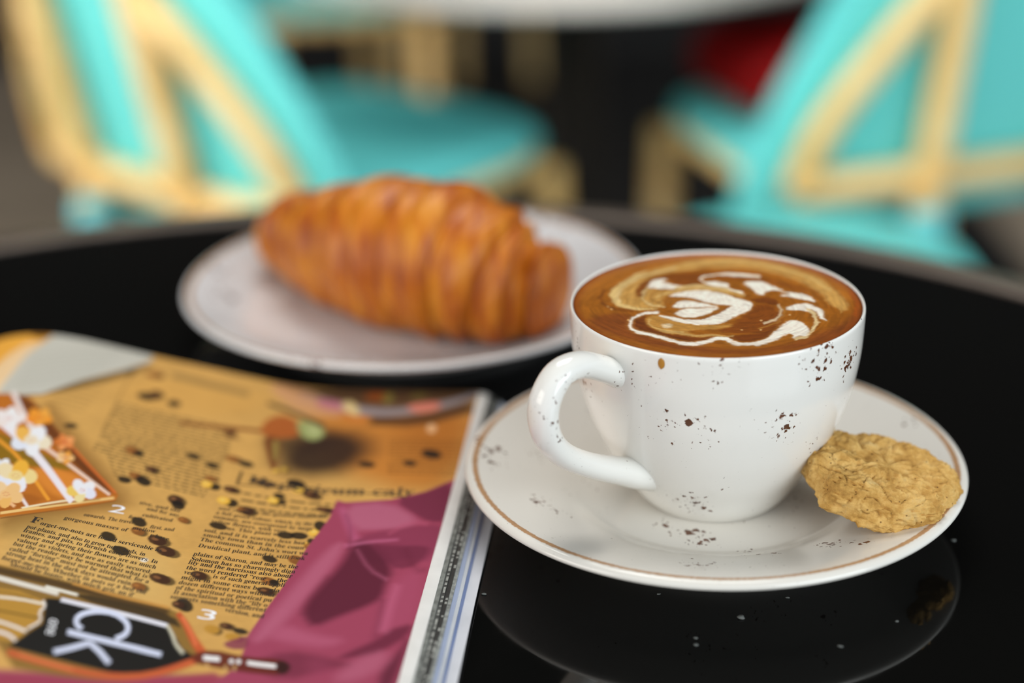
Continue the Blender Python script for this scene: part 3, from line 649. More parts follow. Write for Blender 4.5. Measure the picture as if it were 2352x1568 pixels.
('dc7a4c',0.5,0.8,0,(66.3,174.7,65.2,176.4,63,179.6,61.2,182.6,59.7,185.4,59,186.8,58.7,186.3,59.4,184.9,60.9,182.1,62.7,179.1,64.9,175.8,66,174.1)),
('b4502c',0.7,0.95,0,(104.2,209.6,102,209.8,97.6,210.2,92.7,210.5,87.3,210.9,81.9,210.9,76.8,210.3,72.2,209,68.3,207,64.9,204.5,62.1,201.5,59.6,198.6,57.2,195.8,56.1,194.3,57.4,191.6,58.6,193,60.9,195.9,63.4,198.9,66.1,201.8,69.3,204.3,73.1,206.2,77.5,207.5,82.5,208,87.8,208.1,93.2,207.8,98.1,207.5,102.5,207.1,104.7,207)),
('d9804a',0.5,0.7,0,(101.3,208.3,99,208.5,94.4,209,90.7,209.4,87.7,209.6,86.3,209.8,86.4,209,87.9,208.9,90.8,208.6,94.5,208.2,99.1,207.8,101.4,207.5)),
('8a3446',1.5,0.9,1,(104.6,219,93.4,215.6,80.2,212.9,67.5,208.4,55.7,199.6,49.4,196,47.1,205.3,101.9,226.3)),
('8d394f',0.35,1,0,(37.6,88.9,34.5,90.1,19.5,87.3,8.9,81.4,-0.3,71.5,-2.2,61.6,-0.1,197,38,201,51.3,205.3,45.8,191.7,46,181.6,46.6,176.6,42.8,146.8,41,123.3,37.7,101.3)),
('773044',0.6,0.9,1,(52.5,182.9,49.4,179.2,46.1,176.4,45,183.3,49.7,185)),
('a45970',2.5,0.75,1,(35,92.6,19.9,89,8.1,100.2,10.5,106.3,20.6,108.1,28.4,108.5)),
('a2546a',2.5,0.8,1,(32.1,116.7,29.1,119,31,135.5,35.1,154.2,39.2,171,43,179.6,45.3,177.2,39.7,147,36.1,128.8)),
('662439',1.5,0.9,1,(18.7,87.9,8.8,82.1,-0.1,72.2,-1.3,101.7,4.6,102,9.1,98.2)),
('752c43',2,0.75,1,(26.4,112.4,16.8,107.9,4.4,103.3,-1.8,105.7,-0.3,127.5,7.6,125.4,16.8,130.8,24.7,125)),
('4e1728',2.4,0.92,1,(27.5,122.1,26.6,115,20.4,117.2,14.7,124.5,11.2,134.1,12.1,140.2,11.8,149.4,15.2,154.2,22.5,160.3,29.3,167.7,33.3,162.9,34.3,155.2,31,141.6,28.2,130.3)),
('612135',1.6,0.8,1,(21.7,117.3,12.5,118.1,3.6,117.6,1.4,120.1,4.3,130.2,10.2,132.9,14.7,128.2)),
('933f57',3,0.8,1,(10.2,140.1,2.5,130.1,0.2,153.4,1.5,164.5,8.8,170.2,11.4,158.4)),
('5a1c2f',2,0.85,1,(9.6,172.4,7,166.9,0.5,163.3,0.7,169.8,5.5,176.4,9.4,180.7,19.2,183.3,17.5,180.1)),
('4b1526',2,0.8,1,(2.7,179.3,0.7,169.8,0.6,185.3,1.5,197.1,5.4,197.3,5.9,187.6)),
('a25068',3,0.7,1,(38.2,167.5,27.4,171.6,18.9,172.9,22.7,177.4,33.3,176.9,41,175.8)),
('652335',2.5,0.8,1,(42.7,190.7,34.8,180.3,21.7,182.5,13,186,20.5,188.4,32,195.8)),
('a4576d',3,0.6,1,(13.7,182,5.9,177.4,4.6,185.5,11.6,193.8,19.4,194.3)),
('b0587a',2,0.6,0,(35.7,94.7,34.8,97.1,33,101.8,30.9,107.2,28.6,113,27.4,115.9,25.7,114,27,111.2,29.4,105.5,31.6,100.3,33.6,95.7,34.6,93.4)),
('b86080',1.5,0.55,0,(28.8,120.1,27,119.2,23.5,117.6,19.5,116.3,15.2,115.4,13,114.8,13.2,113.7,15.5,114,19.9,114.8,23.9,115.9,27.5,117.2,29.4,117.9)),
('5c2034',1.5,0.5,0,(33.3,98.3,32.4,101,30.5,106.2,29.2,111.9,28.3,118.2,28,121.3,26.7,121.5,27.2,118.3,28.1,111.8,29.6,105.7,31.7,100.4,32.7,97.8)),
('642338',2.2,0.55,0,(12.4,150.4,12.1,153.5,11.6,159.6,11.3,164.8,11.1,169,10.9,171.2,9.9,171.6,9.9,169.5,10,165.2,10.2,160,10.6,153.9,10.7,150.8)),
('b45c78',2.5,0.5,0,(9.3,142,9.4,145.4,9.6,152.3,9.6,158.8,9.6,164.8,9.6,167.7,7.7,168.5,7.8,165.5,7.9,159.5,8,153.1,7.9,146.2,7.9,142.7)),
('a04860',1.5,0.6,0,(16.1,111.1,14.7,109.2,12.1,105.2,9.4,103.6,6.5,104.2,4.9,104.5,5.1,102.2,6.7,102,9.8,101.6,12.7,103.6,15.4,107.8,16.6,109.9)),
('4e1626',2.5,0.4,0,(31.2,138,31.9,141,33.2,147.2,34,153.2,34.1,158.5,34.3,161.1,31.6,162.5,31.6,159.9,31.6,154.8,31,149.3,29.9,143.2,29.3,140.1)),
('b65e7a',1.5,0.35,0,(24.9,121.5,23.5,124.6,20.5,130.7,17.3,135.3,14,138.2,12.4,139.7,12.2,138.3,13.8,137,17.1,134.2,20.1,130,23.1,124.1,24.7,121)),
('55182a',2.5,0.4,0,(10.1,121.2,8.6,124.5,5.6,131.2,3.3,134.4,1.8,133.6,1.3,133.2,1.7,131.7,2.3,131.9,3.1,132.5,4.8,129.8,7.6,123.2,9.1,119.8)),
('8a3850',3,0.375,1,(28.6,185.3,24,182.7,18.3,188.3,23.8,194.6)),
('5a2014',0.9,0.97,1,(58.9,190.5,54,186.6,44.3,187.1,35.1,185.1,31.8,188.4,32.3,193,42.5,194.4,53.3,194.9,57.8,194.7)),
('26100e',0.7,0.9,1,(36,186,32.6,186.5,31.2,189.5,32.6,193,35.1,191.7)),
('efeae6',0.3,1,0,(55.3,192.4,51,191.6,51.4,189.4,55.8,190.2)),
('efeae6',0.3,1,0,(48.6,190.6,47.6,191.6,47.2,190.1,48.2,189.1)),
('efeae6',0.3,1,0,(46.6,190.4,45.5,191.1,45.3,189.4,46.4,188.7)),
('efeae6',0.3,1,0,(43.4,190.6,35.5,190.1,35.8,188.2,43.7,188.7)),
('c8a068',0.4,0.8,0,(54.4,193.5,53.4,195.7,53,195.3,53.9,193)),
('c8a068',0.4,0.8,0,(49.1,192.6,48.9,195.1,48.3,195.1,48.5,192.6)),
('c8a068',0.4,0.8,0,(46.8,191.8,46.4,194.6,45.8,194.6,46.2,191.8)),
('c3c6d8',0.2,1,0,(90,189.3,90.5,189,91.3,188.5,91.8,187.8,92.1,186.9,92.1,186,91.7,184.7,90.7,183.4,89,182.1,87.1,181.3,85.1,181.1,83.1,181.5,81.2,182.7,80,183.9,79.3,185.2,79,186.4,79.1,187.6,79.4,188.8,80.3,190,80.7,190.7,79.6,192.6,79.1,192,78.2,190.6,77.6,188.8,77.6,186.6,78.1,184.4,79.3,182.2,81,180.5,83.2,179.1,85.5,178.6,87.8,178.9,89.9,179.7,91.7,181.2,93,182.8,93.6,184.8,93.5,186.9,92.7,188.9,91.7,190.4,90.7,191.1,90.2,191.4)),
('c3c6d8',0.2,1,0,(92.9,194.4,79.7,194.9,66.4,195.5,66.8,193,80.1,192.4,93.4,191.9)),
('c3c6d8',0.2,1,0,(86.6,194.9,90.1,198.7,94,202.4,93,204.6,89,200.8,85.5,197)),
('c3c6d8',0.2,1,0,(86.2,197,82.4,200.1,78.6,204.1,78.1,202.2,81.9,198.1,85.9,194.9)),
]
GREEK = [
('5d4826', 0.15, 0.62, 17, 1.0, [124.8, 47.3, 81.6, 46.8, 120.9, 85.7, 78.2, 87.5], 4),
('5d4826', 0.15, 0.6, 6, 1.06, [115.5, 88.0, 79.1, 89.7, 109.2, 100.2, 78.9, 101.5], 4),
('5d4826', 0.15, 0.4, 6, 0.81, [145.6, 40.7, 132.1, 40.6, 145.6, 58.9, 132.7, 60.3], 4),
('5a3510', 0.15, 0.55, 11, 0.87, [27.3, 42.5, 0.6, 42.0, 23.9, 67.9, -0.4, 68.4], 4),
('5d4826', 0.15, 0.6, 3, 1.56, [68.0, 93.2, 18.6, 91.4, 67.3, 103.1, 33.3, 98.8], 4),
('8f8c80', 0.5, 0.5, 7, 0.94, [163.6, 21.8, 134.8, -1.8, 161.6, 49.4, 140.2, 32.8], 177),
]
LINES = [
('F',121.95,142.18,119.09,142.1,5.6),
('orget-me-nots are found serviceable as',118.79,142.39,81.44,142.3,3.25),
('pot-plants, and also to grow tufts, buds, in',121.67,146.04,85.27,146.64,3.25),
('frames, and pits, to furnish early flowers. In',121.71,148.69,80.65,149.42,3.25),
('winter and spring their flowers are as much',121.6,151.68,80.2,152.72,3.25),
('valued as violets, and are as easily secured;',121.61,154.68,80.74,155.94,3.25),
('but the reader may be warned that what is',121.66,157.41,81.01,158.84,3.25),
('called “forcing” must not be attempted, for a',121.51,160.65,79.77,161.48,3.25),
('strong heat in the dark days would ruin',121.58,163.22,84.29,164.47,3.25),
('forget-me-nots. Whether in pots or a bed the',121.79,166.2,78.83,167.36,3.25),
('should be loamy, with much grit, an if',118.35,168.56,81.78,170.03,3.25),
('gorgeous masses of',113.62,135.88,94.3,134.57,3.25),
('mellow',93.47,132.37,86.52,131.75,3.25),
('r have',87.37,134.39,81.41,134.68,3.25),
('onwards. The travel',109.13,131.14,94.25,129.12,3.25),
('first, and',88.84,129.43,81.6,128.23,3.25),
('for the',96.6,126.13,91.58,125.71,3.25),
('cultivated',93.12,123.04,83.71,122.66,3.25),
('and for any',93.1,118.52,82.63,118.69,3.25),
('tive, and the',96.22,115.78,83.07,115.61,3.25),
('a full green colour, which, in the l',72.73,111.31,41.01,107.21,3.4125),
('and rapid, to the ground somewhat',72.73,108.05,38.42,101.49,3.4125),
('summer, are overspread by large',72.77,114.34,41.49,110.61,3.4125),
('yellow flowers, with very',72.78,117.47,49.16,114.56,3.4125),
('ns. This plant wi',66.89,119.9,50.7,117.34,3.4125),
('soil, and it is scarcely less hea',73.13,124.22,41.9,120.25,3.4125),
('smoky town than in the coun',72.66,127.22,41.62,123.45,3.4125),
('The common St. John’s wort wa',72.82,130.5,39.65,126.61,3.4125),
('Druidical plant, and is still look',72.33,134.48,39.88,129.85,3.4125),
('plains of Sharon, and may be the',72.28,139.97,40.92,135.58,3.4125),
('Solomon has so charmingly dign',72.19,143.2,41.12,138.69,3.4125),
('lily and the narcissus also abour',72.29,145.73,41.42,141.69,3.4125),
('the word rendered “rose     the',72.03,148.94,42.33,144.75,3.4125),
('very        is of such general appli',72,151.89,42.43,147.58,3.4125),
('might in some cases be    gla',71.88,155.09,43.19,151.19,3.4125),
('dozen different ways without',71.77,158.25,43.98,154.17,3.4125),
('of the spiritual or poetical pu',71.69,161.3,44.18,157.34,3.4125),
('It association with the “lily o',71.72,163.93,44.76,160.59,3.4125),
('suggests something different',71.89,166.61,44.52,163.2,3.4125),
('version, and',55.73,167.13,44.33,166.71,3.4125),
('Hypericum caly',68.92,85.24,12.38,84.37,8.2),
('2',103.36,124.93,98.6,124.34,7.4),
('3',62.11,173.45,57.35,172.88,7.4),
('one',99.53,188.95,98.22,196.47,5),
]
LATTE = [
('a8641a',1.5,0.8,2,(-45.01,15.54,-40.54,28.45,-31.19,39,-15.05,46.8,5.27,48.52,24.73,43.77,38.14,31.29,45.69,13.7,46.72,-2.5,44.09,-1.19,32.33,9.97,17.83,26.6,-7.58,32.2,-25.78,22.49,-34.84,14.81,-41.7,4.89,-45.35,7.43)),
('7a3c12',2,0.85,2,(-43.68,-10.5,-31.89,-4.76,-24.23,-11.84,-21.47,-26.74,-6.77,-36.79,8.52,-38.78,25.54,-29.9,42.78,-12.15,45.24,-7.95,37.6,-28.67,20.03,-39.55,-3.62,-42.87,-25.89,-32.52,-38.94,-20.38)),
('c4944c',1,0.95,2,(-33.58,7.74,-31.3,16.92,-24.6,26.66,-14.36,34.58,-4.19,39.52,8.9,41.74,21.6,37.58,31.93,28.02,38.36,15.42,41.65,1.25,40.79,-9.84,36.75,-7.36,34.43,7.49,27.76,20.99,16.2,30.43,3.39,32.63,-7.77,30.35,-16.75,27.31,-23.58,17.54,-26.14,6.07,-23.44,-2.03,-16.97,-3.59,-25.26,-4.12,-30.77,-0.4)),
('d8b878',0.5,0.85,2,(-33.86,6.61,-32.01,15.78,-26.41,25.57,-18.49,32.39,-22.93,25.93,-29.1,17.94,-31.41,8.74,-30.21,1.81,-25.13,-2.47,-16.97,-3.59,-25.32,-4.89,-30.85,-1.51)),
('c09048',0.8,0.9,2,(-26.31,3.8,-23.85,14.02,-17.95,13.59,-9.41,14.15,-0.85,14.71,6.97,9.47,10.37,3.47,-1.26,11.22,-10.6,10.73,-16.88,6.55,-16.67,-0.27,-19.43,-3.42,-24.27,-1.97)),
('7a3e0c',0.6,0.85,2,(-25.8,10.65,-21.5,22.18,-14.17,27.12,-4.51,28.25,4.81,26.33,-3.32,23.27,-2.28,17.19,-9.17,16.5,-12.02,17.89,-13.59,24.02,-18.93,21.99,-20.48,13.77,-24.48,5.95)),
('8a4a10',0.5,0.8,2,(-2.6,22.01,6.73,24.36,19.7,21.58,26.82,15.07,31.94,7.67,27.97,9.12,16.72,18.79,6.13,19.56)),
('6e3408',0.6,0.9,2,(-25.68,-9.57,-22.35,-8.72,-23.86,-17.2,-21.11,-22.64,-13.49,-26.25,2.23,-27.31,12.48,-24.91,16.97,-18.94,13.99,-28.1,7.42,-32.74,1,-30.79,-2.72,-29.02,-10.1,-31.57,-17.62,-28.02,-24.99,-21.33,-26.58,-15.96)),
('7a3c0a',0.8,0.85,2,(3.43,-18.01,11.65,-2.26,17.95,-1.59,19.21,-14.84,17.04,-21.05,10.37,-25.8,4.47,-25.4,-3.29,-23.84)),
('b8843c',0.7,0.9,2,(-22.44,-9.8,-19,-7.86,-16.15,-12.4,-9.24,-16.08,-2.68,-18.65,3.57,-16.96,-1.07,-21.91,-13.08,-22.14,-9.5,-26.01,0.4,-26.16,-1.82,-28.06,-15.46,-26.12,-21.72,-20.51,-23.48,-15.11)),
('6a3008',0.6,0.8,2,(12.02,3.35,19.62,3.95,19.25,-3.91,15.5,-1.42,11.04,2.29)),
('d9bb80',0.35,0.7,0,(-16.79,-1.94,-17.96,-1.24,-20.3,0.09,-21.93,2.17,-22.85,4.91,-22.97,7.56,-22.37,10.41,-21,12.9,-18.74,14.96,-17.58,16,-17.7,18.23,-18.86,17.06,-21.22,14.75,-22.85,11.6,-23.63,7.61,-23.41,3.94,-22.31,0.88,-20.55,-1.22,-18.15,-2.46,-16.96,-3.04)),
('8a541a',0.35,0.7,0,(-17.33,1.27,-18.09,1.95,-19.61,3.22,-20.4,5.17,-20.55,7.54,-19.66,9.44,-17.45,11.19,-14.65,12.21,-11.25,12.49,-9.54,12.59,-9.39,14.55,-11.11,14.31,-14.56,13.9,-17.46,12.71,-19.8,10.7,-20.99,7.84,-20.79,4.46,-19.84,2.31,-18.25,1.1,-17.46,0.54)),
('d4b272',0.35,0.7,0,(-18.58,5.05,-17.85,6.12,-16.43,8.25,-14.21,9.92,-11.16,11.12,-7.7,11.95,-3.86,12.41,-0.25,11.84,3.13,10.24,4.82,9.43,5.09,10.96,3.38,11.73,-0.04,13.31,-3.72,13.85,-7.61,13.34,-11.1,12.45,-14.2,11.18,-16.51,9.4,-18,7.13,-18.73,6.02)),
('dcc088',0.35,0.7,0,(-30.12,3.29,-30.24,4.99,-30.45,8.09,-29.85,11.65,-28.37,16.02,-25.78,20.38,-22.06,24.64,-17.58,28.17,-12.35,30.94,-9.71,32.37,-9.68,33.6,-12.32,32.3,-17.59,29.64,-22.15,26.18,-25.97,21.92,-28.72,17.41,-30.41,12.61,-31.2,8.15,-31.03,4.36,-30.96,2.63)),
('a06c28',0.35,0.6,0,(-28.19,3.04,-28.28,4.74,-28.47,7.92,-27.73,11.57,-25.98,15.99,-23.26,20.19,-19.54,24.12,-15.23,26.85,-10.33,28.35,-7.87,29.12,-7.8,30.35,-10.27,29.63,-15.2,28.16,-19.59,25.41,-23.39,21.43,-26.23,17.09,-28.11,12.37,-29,8.02,-28.83,4.31,-28.75,2.6)),
('d6b06a',0.35,0.6,0,(-7.15,36.35,-3.81,36.71,2.87,37.45,9.89,36.58,17.22,34.12,23.72,30.19,29.35,24.84,33.63,18.49,36.58,11.18,38.03,7.56,38.69,9.19,37.22,12.79,34.22,20.18,29.85,26.63,24.14,32.02,17.56,35.97,10.16,38.41,3.06,39.24,-3.66,38.45,-7.01,38.04)),
('9a6420',0.35,0.6,0,(-3.04,33.73,0.25,33.77,6.82,33.88,13.18,32.44,19.29,29.47,24.61,25.36,29.15,20.15,31.4,17.55,31.82,19.06,29.56,21.61,24.97,26.81,19.58,30.92,13.42,33.86,7,35.26,0.38,35.09,-2.92,34.99)),
('d2aa66',0.35,0.7,0,(-22.06,-11.85,-22.27,-13.18,-22.72,-16.11,-22.24,-18.8,-20.93,-20.84,-18.54,-22.46,-15.06,-23.74,-13.33,-24.37,-13.13,-23,-14.87,-22.36,-18.33,-21.09,-20.65,-19.52,-21.82,-17.71,-22.17,-15.84,-21.77,-13.49,-21.55,-12.17)),
('5a2806',0.35,0.6,0,(-26.19,-11.7,-26.3,-13.31,-26.54,-16.81,-25.75,-19.87,-24.07,-22.14,-21.84,-24.36,-19.04,-26.6,-15.77,-28.73,-12.02,-30.74,-10.16,-31.73,-9.93,-30.4,-11.79,-29.37,-15.53,-27.32,-18.78,-25.16,-21.55,-22.9,-23.73,-20.67,-25.3,-18.53,-25.9,-16.21,-25.64,-13.35,-25.51,-11.75)),
('a5702c',0.35,0.6,0,(10.01,-23.49,11.58,-22.27,14.76,-19.82,17.39,-16.71,19.45,-12.91,20.69,-9.11,21.03,-5.58,21.17,-3.93,20.59,-4.13,20.43,-5.79,20.16,-8.82,19.11,-11.93,17.22,-15.38,14.72,-18.29,11.59,-20.66,10.02,-21.84)),
('6a3408',0.35,0.6,0,(-35.44,15.66,-35.98,13.01,-37.16,7.4,-37,2.23,-35.49,-1.11,-32.84,-3.51,-29.02,-5.34,-27.13,-6.19,-26.83,-4.02,-28.71,-2.95,-32.46,-0.93,-34.89,1.5,-35.95,3.97,-35.96,6.79,-34.85,11.43,-34.24,13.96)),
('d09a4c',0.35,0.5,0,(32.33,11.98,33.53,9.04,35.84,3.25,37.13,-2.5,37.46,-8.42,37.65,-11.4,38.7,-10.09,38.57,-7.02,38.28,-0.66,36.97,5.7,34.66,11.82,33.51,14.92)),
('b4520e',0.35,0.5,0,(43.18,5.68,43.45,3.12,43.94,-1.66,43.46,-6.09,41.93,-11.11,41.13,-13.79,42,-14.68,42.84,-12.06,44.62,-6.34,45.37,-0.23,44.93,5.29,44.73,7.95)),
('ece2d4',0.35,1,1,(-15.58,7.03,-10.54,11.3,-3.25,12.3,2.68,8.84,7.81,3.08,12.01,-1.17,8.86,-7.61,2.66,-14.55,-3.41,-18.07,-10.17,-17.29,-16.58,-12.58,-19.28,-8.71,-15.95,-10.25,-10.1,-12.81,-5.67,-13.12,-1.2,-9.64,2.75,-4.09,5.44,-2.39,0.66,-0.93,-3.26,1.03,-7.04,4.48,-11,6.71)),
('8a5012',0.3,0.9,1,(-15.14,-8.13,-12.99,-4.98,-11.24,-4,-13.15,-6.62,-12.66,-9.93,-7.98,-11.88,-3.63,-9.47,1.08,-4.31,5.03,-2.36,0.61,-8.13,-4.87,-13.17,-10.97,-13.29,-14.79,-10.87)),
('9a6020',0.3,0.85,1,(-16.99,5.41,-11.11,5.57,-6.25,4.08,-1.74,-0.2,4.62,-2.33,0.43,-2.81,-3.38,-0.08,-8.06,2.73,-12.28,2.24,-15.85,-0.33)),
('ece2d4',0.25,1,1,(-14.26,-1.11,-12.3,2.01,-8.09,2.51,-3.38,-0.08,0.86,-2.73,-4.99,-3.32,-11.2,-3.56,-13.98,-2.47)),
('ece2d4',0.25,1,1,(-13.63,-7.36,-11.32,-4.77,-5.07,-4.1,1.01,-3.19,-2.63,-7.9,-7.11,-11.4,-11.17,-11.34,-13.44,-9.55)),
('ece2d4',0.35,1,1,(-20.44,16.72,-18.74,21.74,-14.44,24.09,-13.51,22.56,-15.86,20.33,-13.38,17.04,-8.75,16.47,-12.44,13.55,-17.92,13.94,-19.94,15.15)),
('d2b074',0.3,0.9,0,(-12.43,13,-10.58,13.54,-6.9,14.53,-3.53,14.61,-0.47,13.78,2.32,12.5,4.85,10.77,7.02,8.88,8.85,6.82,9.78,5.83,10.06,6.9,9.18,8.06,7.37,10.31,5.2,12.4,2.66,14.33,-0.16,15.81,-3.26,16.84,-6.71,16.94,-10.44,16.11,-12.29,15.74)),
('e6d6bc',0.3,1,0,(17.48,23.55,16.5,24.21,14.51,25.56,11.91,26.59,8.73,27.3,5.44,27.29,2.08,26.58,-0.46,25.4,-2.25,23.63,-2.82,20.48,-1.8,18.21,-0.19,16.23,2.04,14.31,4.66,11.92,7.67,9.05,9.17,7.63,9.52,9.1,8.03,10.57,5.03,13.51,2.41,15.97,0.2,17.93,-1.33,19.88,-2.14,21.58,-1.99,22.01,-0.49,23.4,1.94,24.48,5.22,25.12,8.43,25.07,11.54,24.32,14.07,23.27,16.01,21.9,16.98,21.19)),
('ece2d4',0.3,0.95,1,(1.73,25.95,7.06,27.03,13.35,25.46,16.86,22.76,12.17,23.11,6.73,24.36)),
('ece2d4',0.35,1,1,(-1.83,19.3,3.11,19.42,5.87,17.55,5.88,14.23,4.17,14.11,0.57,16.03)),
('ece2d4',0.3,1,1,(10.84,18.02,15.91,19.09,20.34,14.36,23.72,8.84,20.56,10.23,17.22,10.47,15.15,4.27,13.13,11.35,11.72,14.99)),
('ece2d4',0.3,1,1,(21.22,9.02,27.18,6.86,30.79,3.39,32.48,-1.27,28.69,0.81,24.12,3.4,20.99,4.77,24.97,6.09)),
('ece2d4',0.3,1,1,(21.15,-7.59,22.72,-4.16,26.95,-2.22,30.27,-3.35,32.12,-9.23,31.91,-17.31,30.78,-14.56,29.45,-8.17,27.48,-6.49,28.82,-10.64,25.2,-7.87)),
('dcc08c',0.3,0.95,0,(26.91,-8.31,27.42,-9.56,28.4,-11.97,28.78,-14.49,28.66,-17.26,28.16,-19.98,27.25,-22.7,25.92,-25.23,24.11,-27.57,22.32,-29.05,20.49,-29.68,19.55,-30.01,19.36,-32.02,20.29,-31.72,22.21,-31.08,24.18,-29.49,26.17,-26.94,27.76,-23.97,28.92,-20.55,29.6,-16.98,29.77,-13.34,29.31,-10.13,28.28,-7.48,27.79,-6.19)),
('ece2d4',0.35,1,1,(18.88,-16.95,22.36,-15.37,24.88,-18.43,25.9,-24.27,24.54,-28.81,21.81,-28.63,19.07,-30.99,20.38,-27.71,18.19,-26.54,15.22,-30.43,11.57,-33.82,7.07,-35.22,0.94,-34.31,-0.1,-31.73,1.35,-31.12,5.45,-32.81,10.31,-31.72,14.14,-27.09,16.77,-21.56)),
('ece2d4',0.35,1,0,(-18.83,-5.63,-20.28,-5.78,-23.21,-6.1,-25.59,-7.38,-27.41,-9.68,-28.58,-12.75,-28.99,-16.58,-28.47,-19.86,-27.15,-22.36,-25.26,-24.44,-22.82,-26.18,-20.26,-28.36,-17.54,-31.02,-14.92,-32.83,-12.43,-33.79,-10.14,-34.03,-8.07,-33.52,-6.13,-32.57,-4.4,-31.19,-2.89,-30.43,-1.6,-30.21,-0.56,-30.82,0.35,-32.34,0.83,-33.15,1.7,-30.48,1.2,-29.71,0.14,-28.06,-1.21,-27.34,-2.75,-27.64,-4.41,-28.55,-6.14,-29.98,-7.96,-30.94,-9.92,-31.48,-12.1,-31.31,-14.52,-30.43,-17.07,-28.72,-19.79,-26.12,-22.41,-23.95,-24.85,-22.27,-26.64,-20.36,-27.78,-18.28,-28.16,-16.12,-27.9,-13.6,-27.05,-11.31,-25.48,-9.28,-23.26,-8.04,-20.39,-7.67,-18.94,-7.47)),
('e2cda6',0.4,0.7,0,(19.09,-3.01,19.16,-4.45,19.31,-7.09,18.84,-9.65,17.71,-12.55,16.06,-14.78,13.85,-16.32,12.73,-17.12,12.7,-18.48,13.81,-17.73,16.1,-16.18,17.95,-13.71,19.33,-10.27,20,-6.77,19.88,-3.64,19.82,-2.17)),
('d8c098',0.5,0.9,1,(-19.16,-16.47,-17.26,-15.53,-15.8,-17.23,-16.85,-19.79,-18.8,-19.13)),
('c8a060',0.4,0.6,0,(-20.33,-22.34,-18.61,-23.21,-15.18,-24.97,-11.52,-26.18,-7.62,-26.83,-3.71,-27.32,0.21,-27.66,2.17,-27.82,2.3,-26.8,0.35,-26.59,-3.57,-26.2,-7.47,-25.65,-11.36,-24.95,-14.99,-23.7,-18.4,-21.89,-20.12,-20.97)),
('e0b070',0.2,0.8,1,(-34.86,-0.11,-34.11,-0.16,-34.18,-1.28,-34.92,-1.22)),
('e0b070',0.2,0.8,1,(-34.14,-1.84,-33.39,-1.89,-33.47,-2.99,-34.2,-2.94)),
('e0b070',0.2,0.8,1,(-29.47,-11.8,-28.74,-11.85,-28.82,-12.92,-29.55,-12.87)),
('e0b070',0.2,0.8,1,(11.96,-14.87,12.68,-14.92,12.53,-15.98,11.81,-15.93)),
('e0b070',0.2,0.8,1,(4.59,-21.78,5.3,-21.82,5.16,-22.86,4.45,-22.81)),
('e0b070',0.2,0.8,1,(10.05,-22.67,10.77,-22.72,10.62,-23.75,9.91,-23.7)),
('e0b070',0.2,0.8,1,(21.04,-11.19,21.76,-11.24,21.59,-12.31,20.87,-12.26)),
]
# ------------------------------------------------------------------ the terrace
FLOOR = -0.68


def flat(name, pts, mat, kind='structure'):
    o = pyd(name, pts, [tuple(range(len(pts)))], mat, smooth=False)
    return tag(o, kind=kind)


fm = NT('paving').set(Roughness=0.75)
co = fm.coords()
fm.l(fm.ramp(fm.noise(co, 3.0, 6), [(0.25, srgb('9c8c78')), (0.5, srgb('b4a28c')), (0.8, srgb('c8b49c'))]), fm.b.inputs['Base Color'])
fm.bump(fm.noise(co, 60, 4), 0.3, 0.004)
v, f = box_data((-5, -2.5, FLOOR - 0.05), (5, 4.2, FLOOR))
o = pyd('floor', v, f, fm.m, smooth=False)
tag(o, 'grey-beige stone paving of the cafe terrace', 'floor', kind='structure')

wm = NT('dark_shopfront').set(Roughness=0.7)
co = wm.coords()
wm.l(wm.ramp(wm.noise(co, 1.2, 3), [(0.35, srgb('0a0806')), (0.7, srgb('1c120a'))]), wm.b.inputs['Base Color'])
v, f = box_data((-5, 4.05, FLOOR), (5, 4.25, FLOOR + 4.2))
wall = pyd('wall_back', v, f, wm.m, smooth=False)
tag(wall, 'dark brown shopfront wall behind the cafe chairs', 'wall', kind='structure')
wp = plain('stained_oak', srgb('3a2210'), 0.55, var=0.35, scale=5)
for i in range(9):
    x0 = -4.9 + i * 1.09
    v, f = box_data((x0, 4.01, FLOOR + 0.08), (x0 + 1.03, 4.06, FLOOR + 0.95))
    pyd('panel', v, f, wp if i % 3 == 0 else wm.m, wall, smooth=False)

blocker_m = plain('blocker_canvas', srgb('2e2a26'), 0.8, var=0.1, scale=8)  # unseen canvas added to keep sky light to the front and sides
v, f = box_data((-5, -0.45, FLOOR + 2.75), (5, 4.05, FLOOR + 2.80))
tag(pyd('sky_blocker', v, f, blocker_m, smooth=False), 'unseen dark canvas added over the terrace to block sky light', 'sky blocker', kind='structure')

# ------------------------------------------------------------------ the black table
black = NT('black_glass').set(Base_Color=(0.0035, 0.0035, 0.0032), Roughness=0.035)
black.b.inputs['Specular IOR Level'].default_value = 0.5
co = black.coords()
black.l(black.ramp(black.noise(co, 90, 5), [(0.35, (0.03,) * 3), (0.75, (0.10,) * 3)]), black.b.inputs['Roughness'])
rim_m = plain('bronze_rim', srgb('62564c'), 0.35, 0.35, var=0.1)
iron = plain('black_iron', (0.012, 0.011, 0.010), 0.45, 0.2, var=0.2)
TX, TY = -0.079, 0.4275
tbl = empty('cafe_table', (TX, TY, FLOOR))
tag(tbl, 'round black glass cafe table with a bronze rim, carrying the coffee', 'table')
H = -FLOOR
v, f = lathe_data([(0, H - 0.012), (0.4055, H - 0.012), (0.4065, H - 0.010), (0.4065, H - 0.001), (0.4055, H), (0, H)], 200)
clean(pyd('table_top', v, f, black.m, tbl, smooth=False))
v, f = lathe_data([(0.4068, H - 0.0), (0.4085, H + 0.0012), (0.424, H + 0.0005), (0.4295, H - 0.004), (0.4303, H - 0.012), (0.4295, H - 0.026), (0.425, H - 0.030), (0.4068, H - 0.030), (0.4068, H - 0.0)], 200)
clean(pyd('rim', v, f, rim_m, tbl))
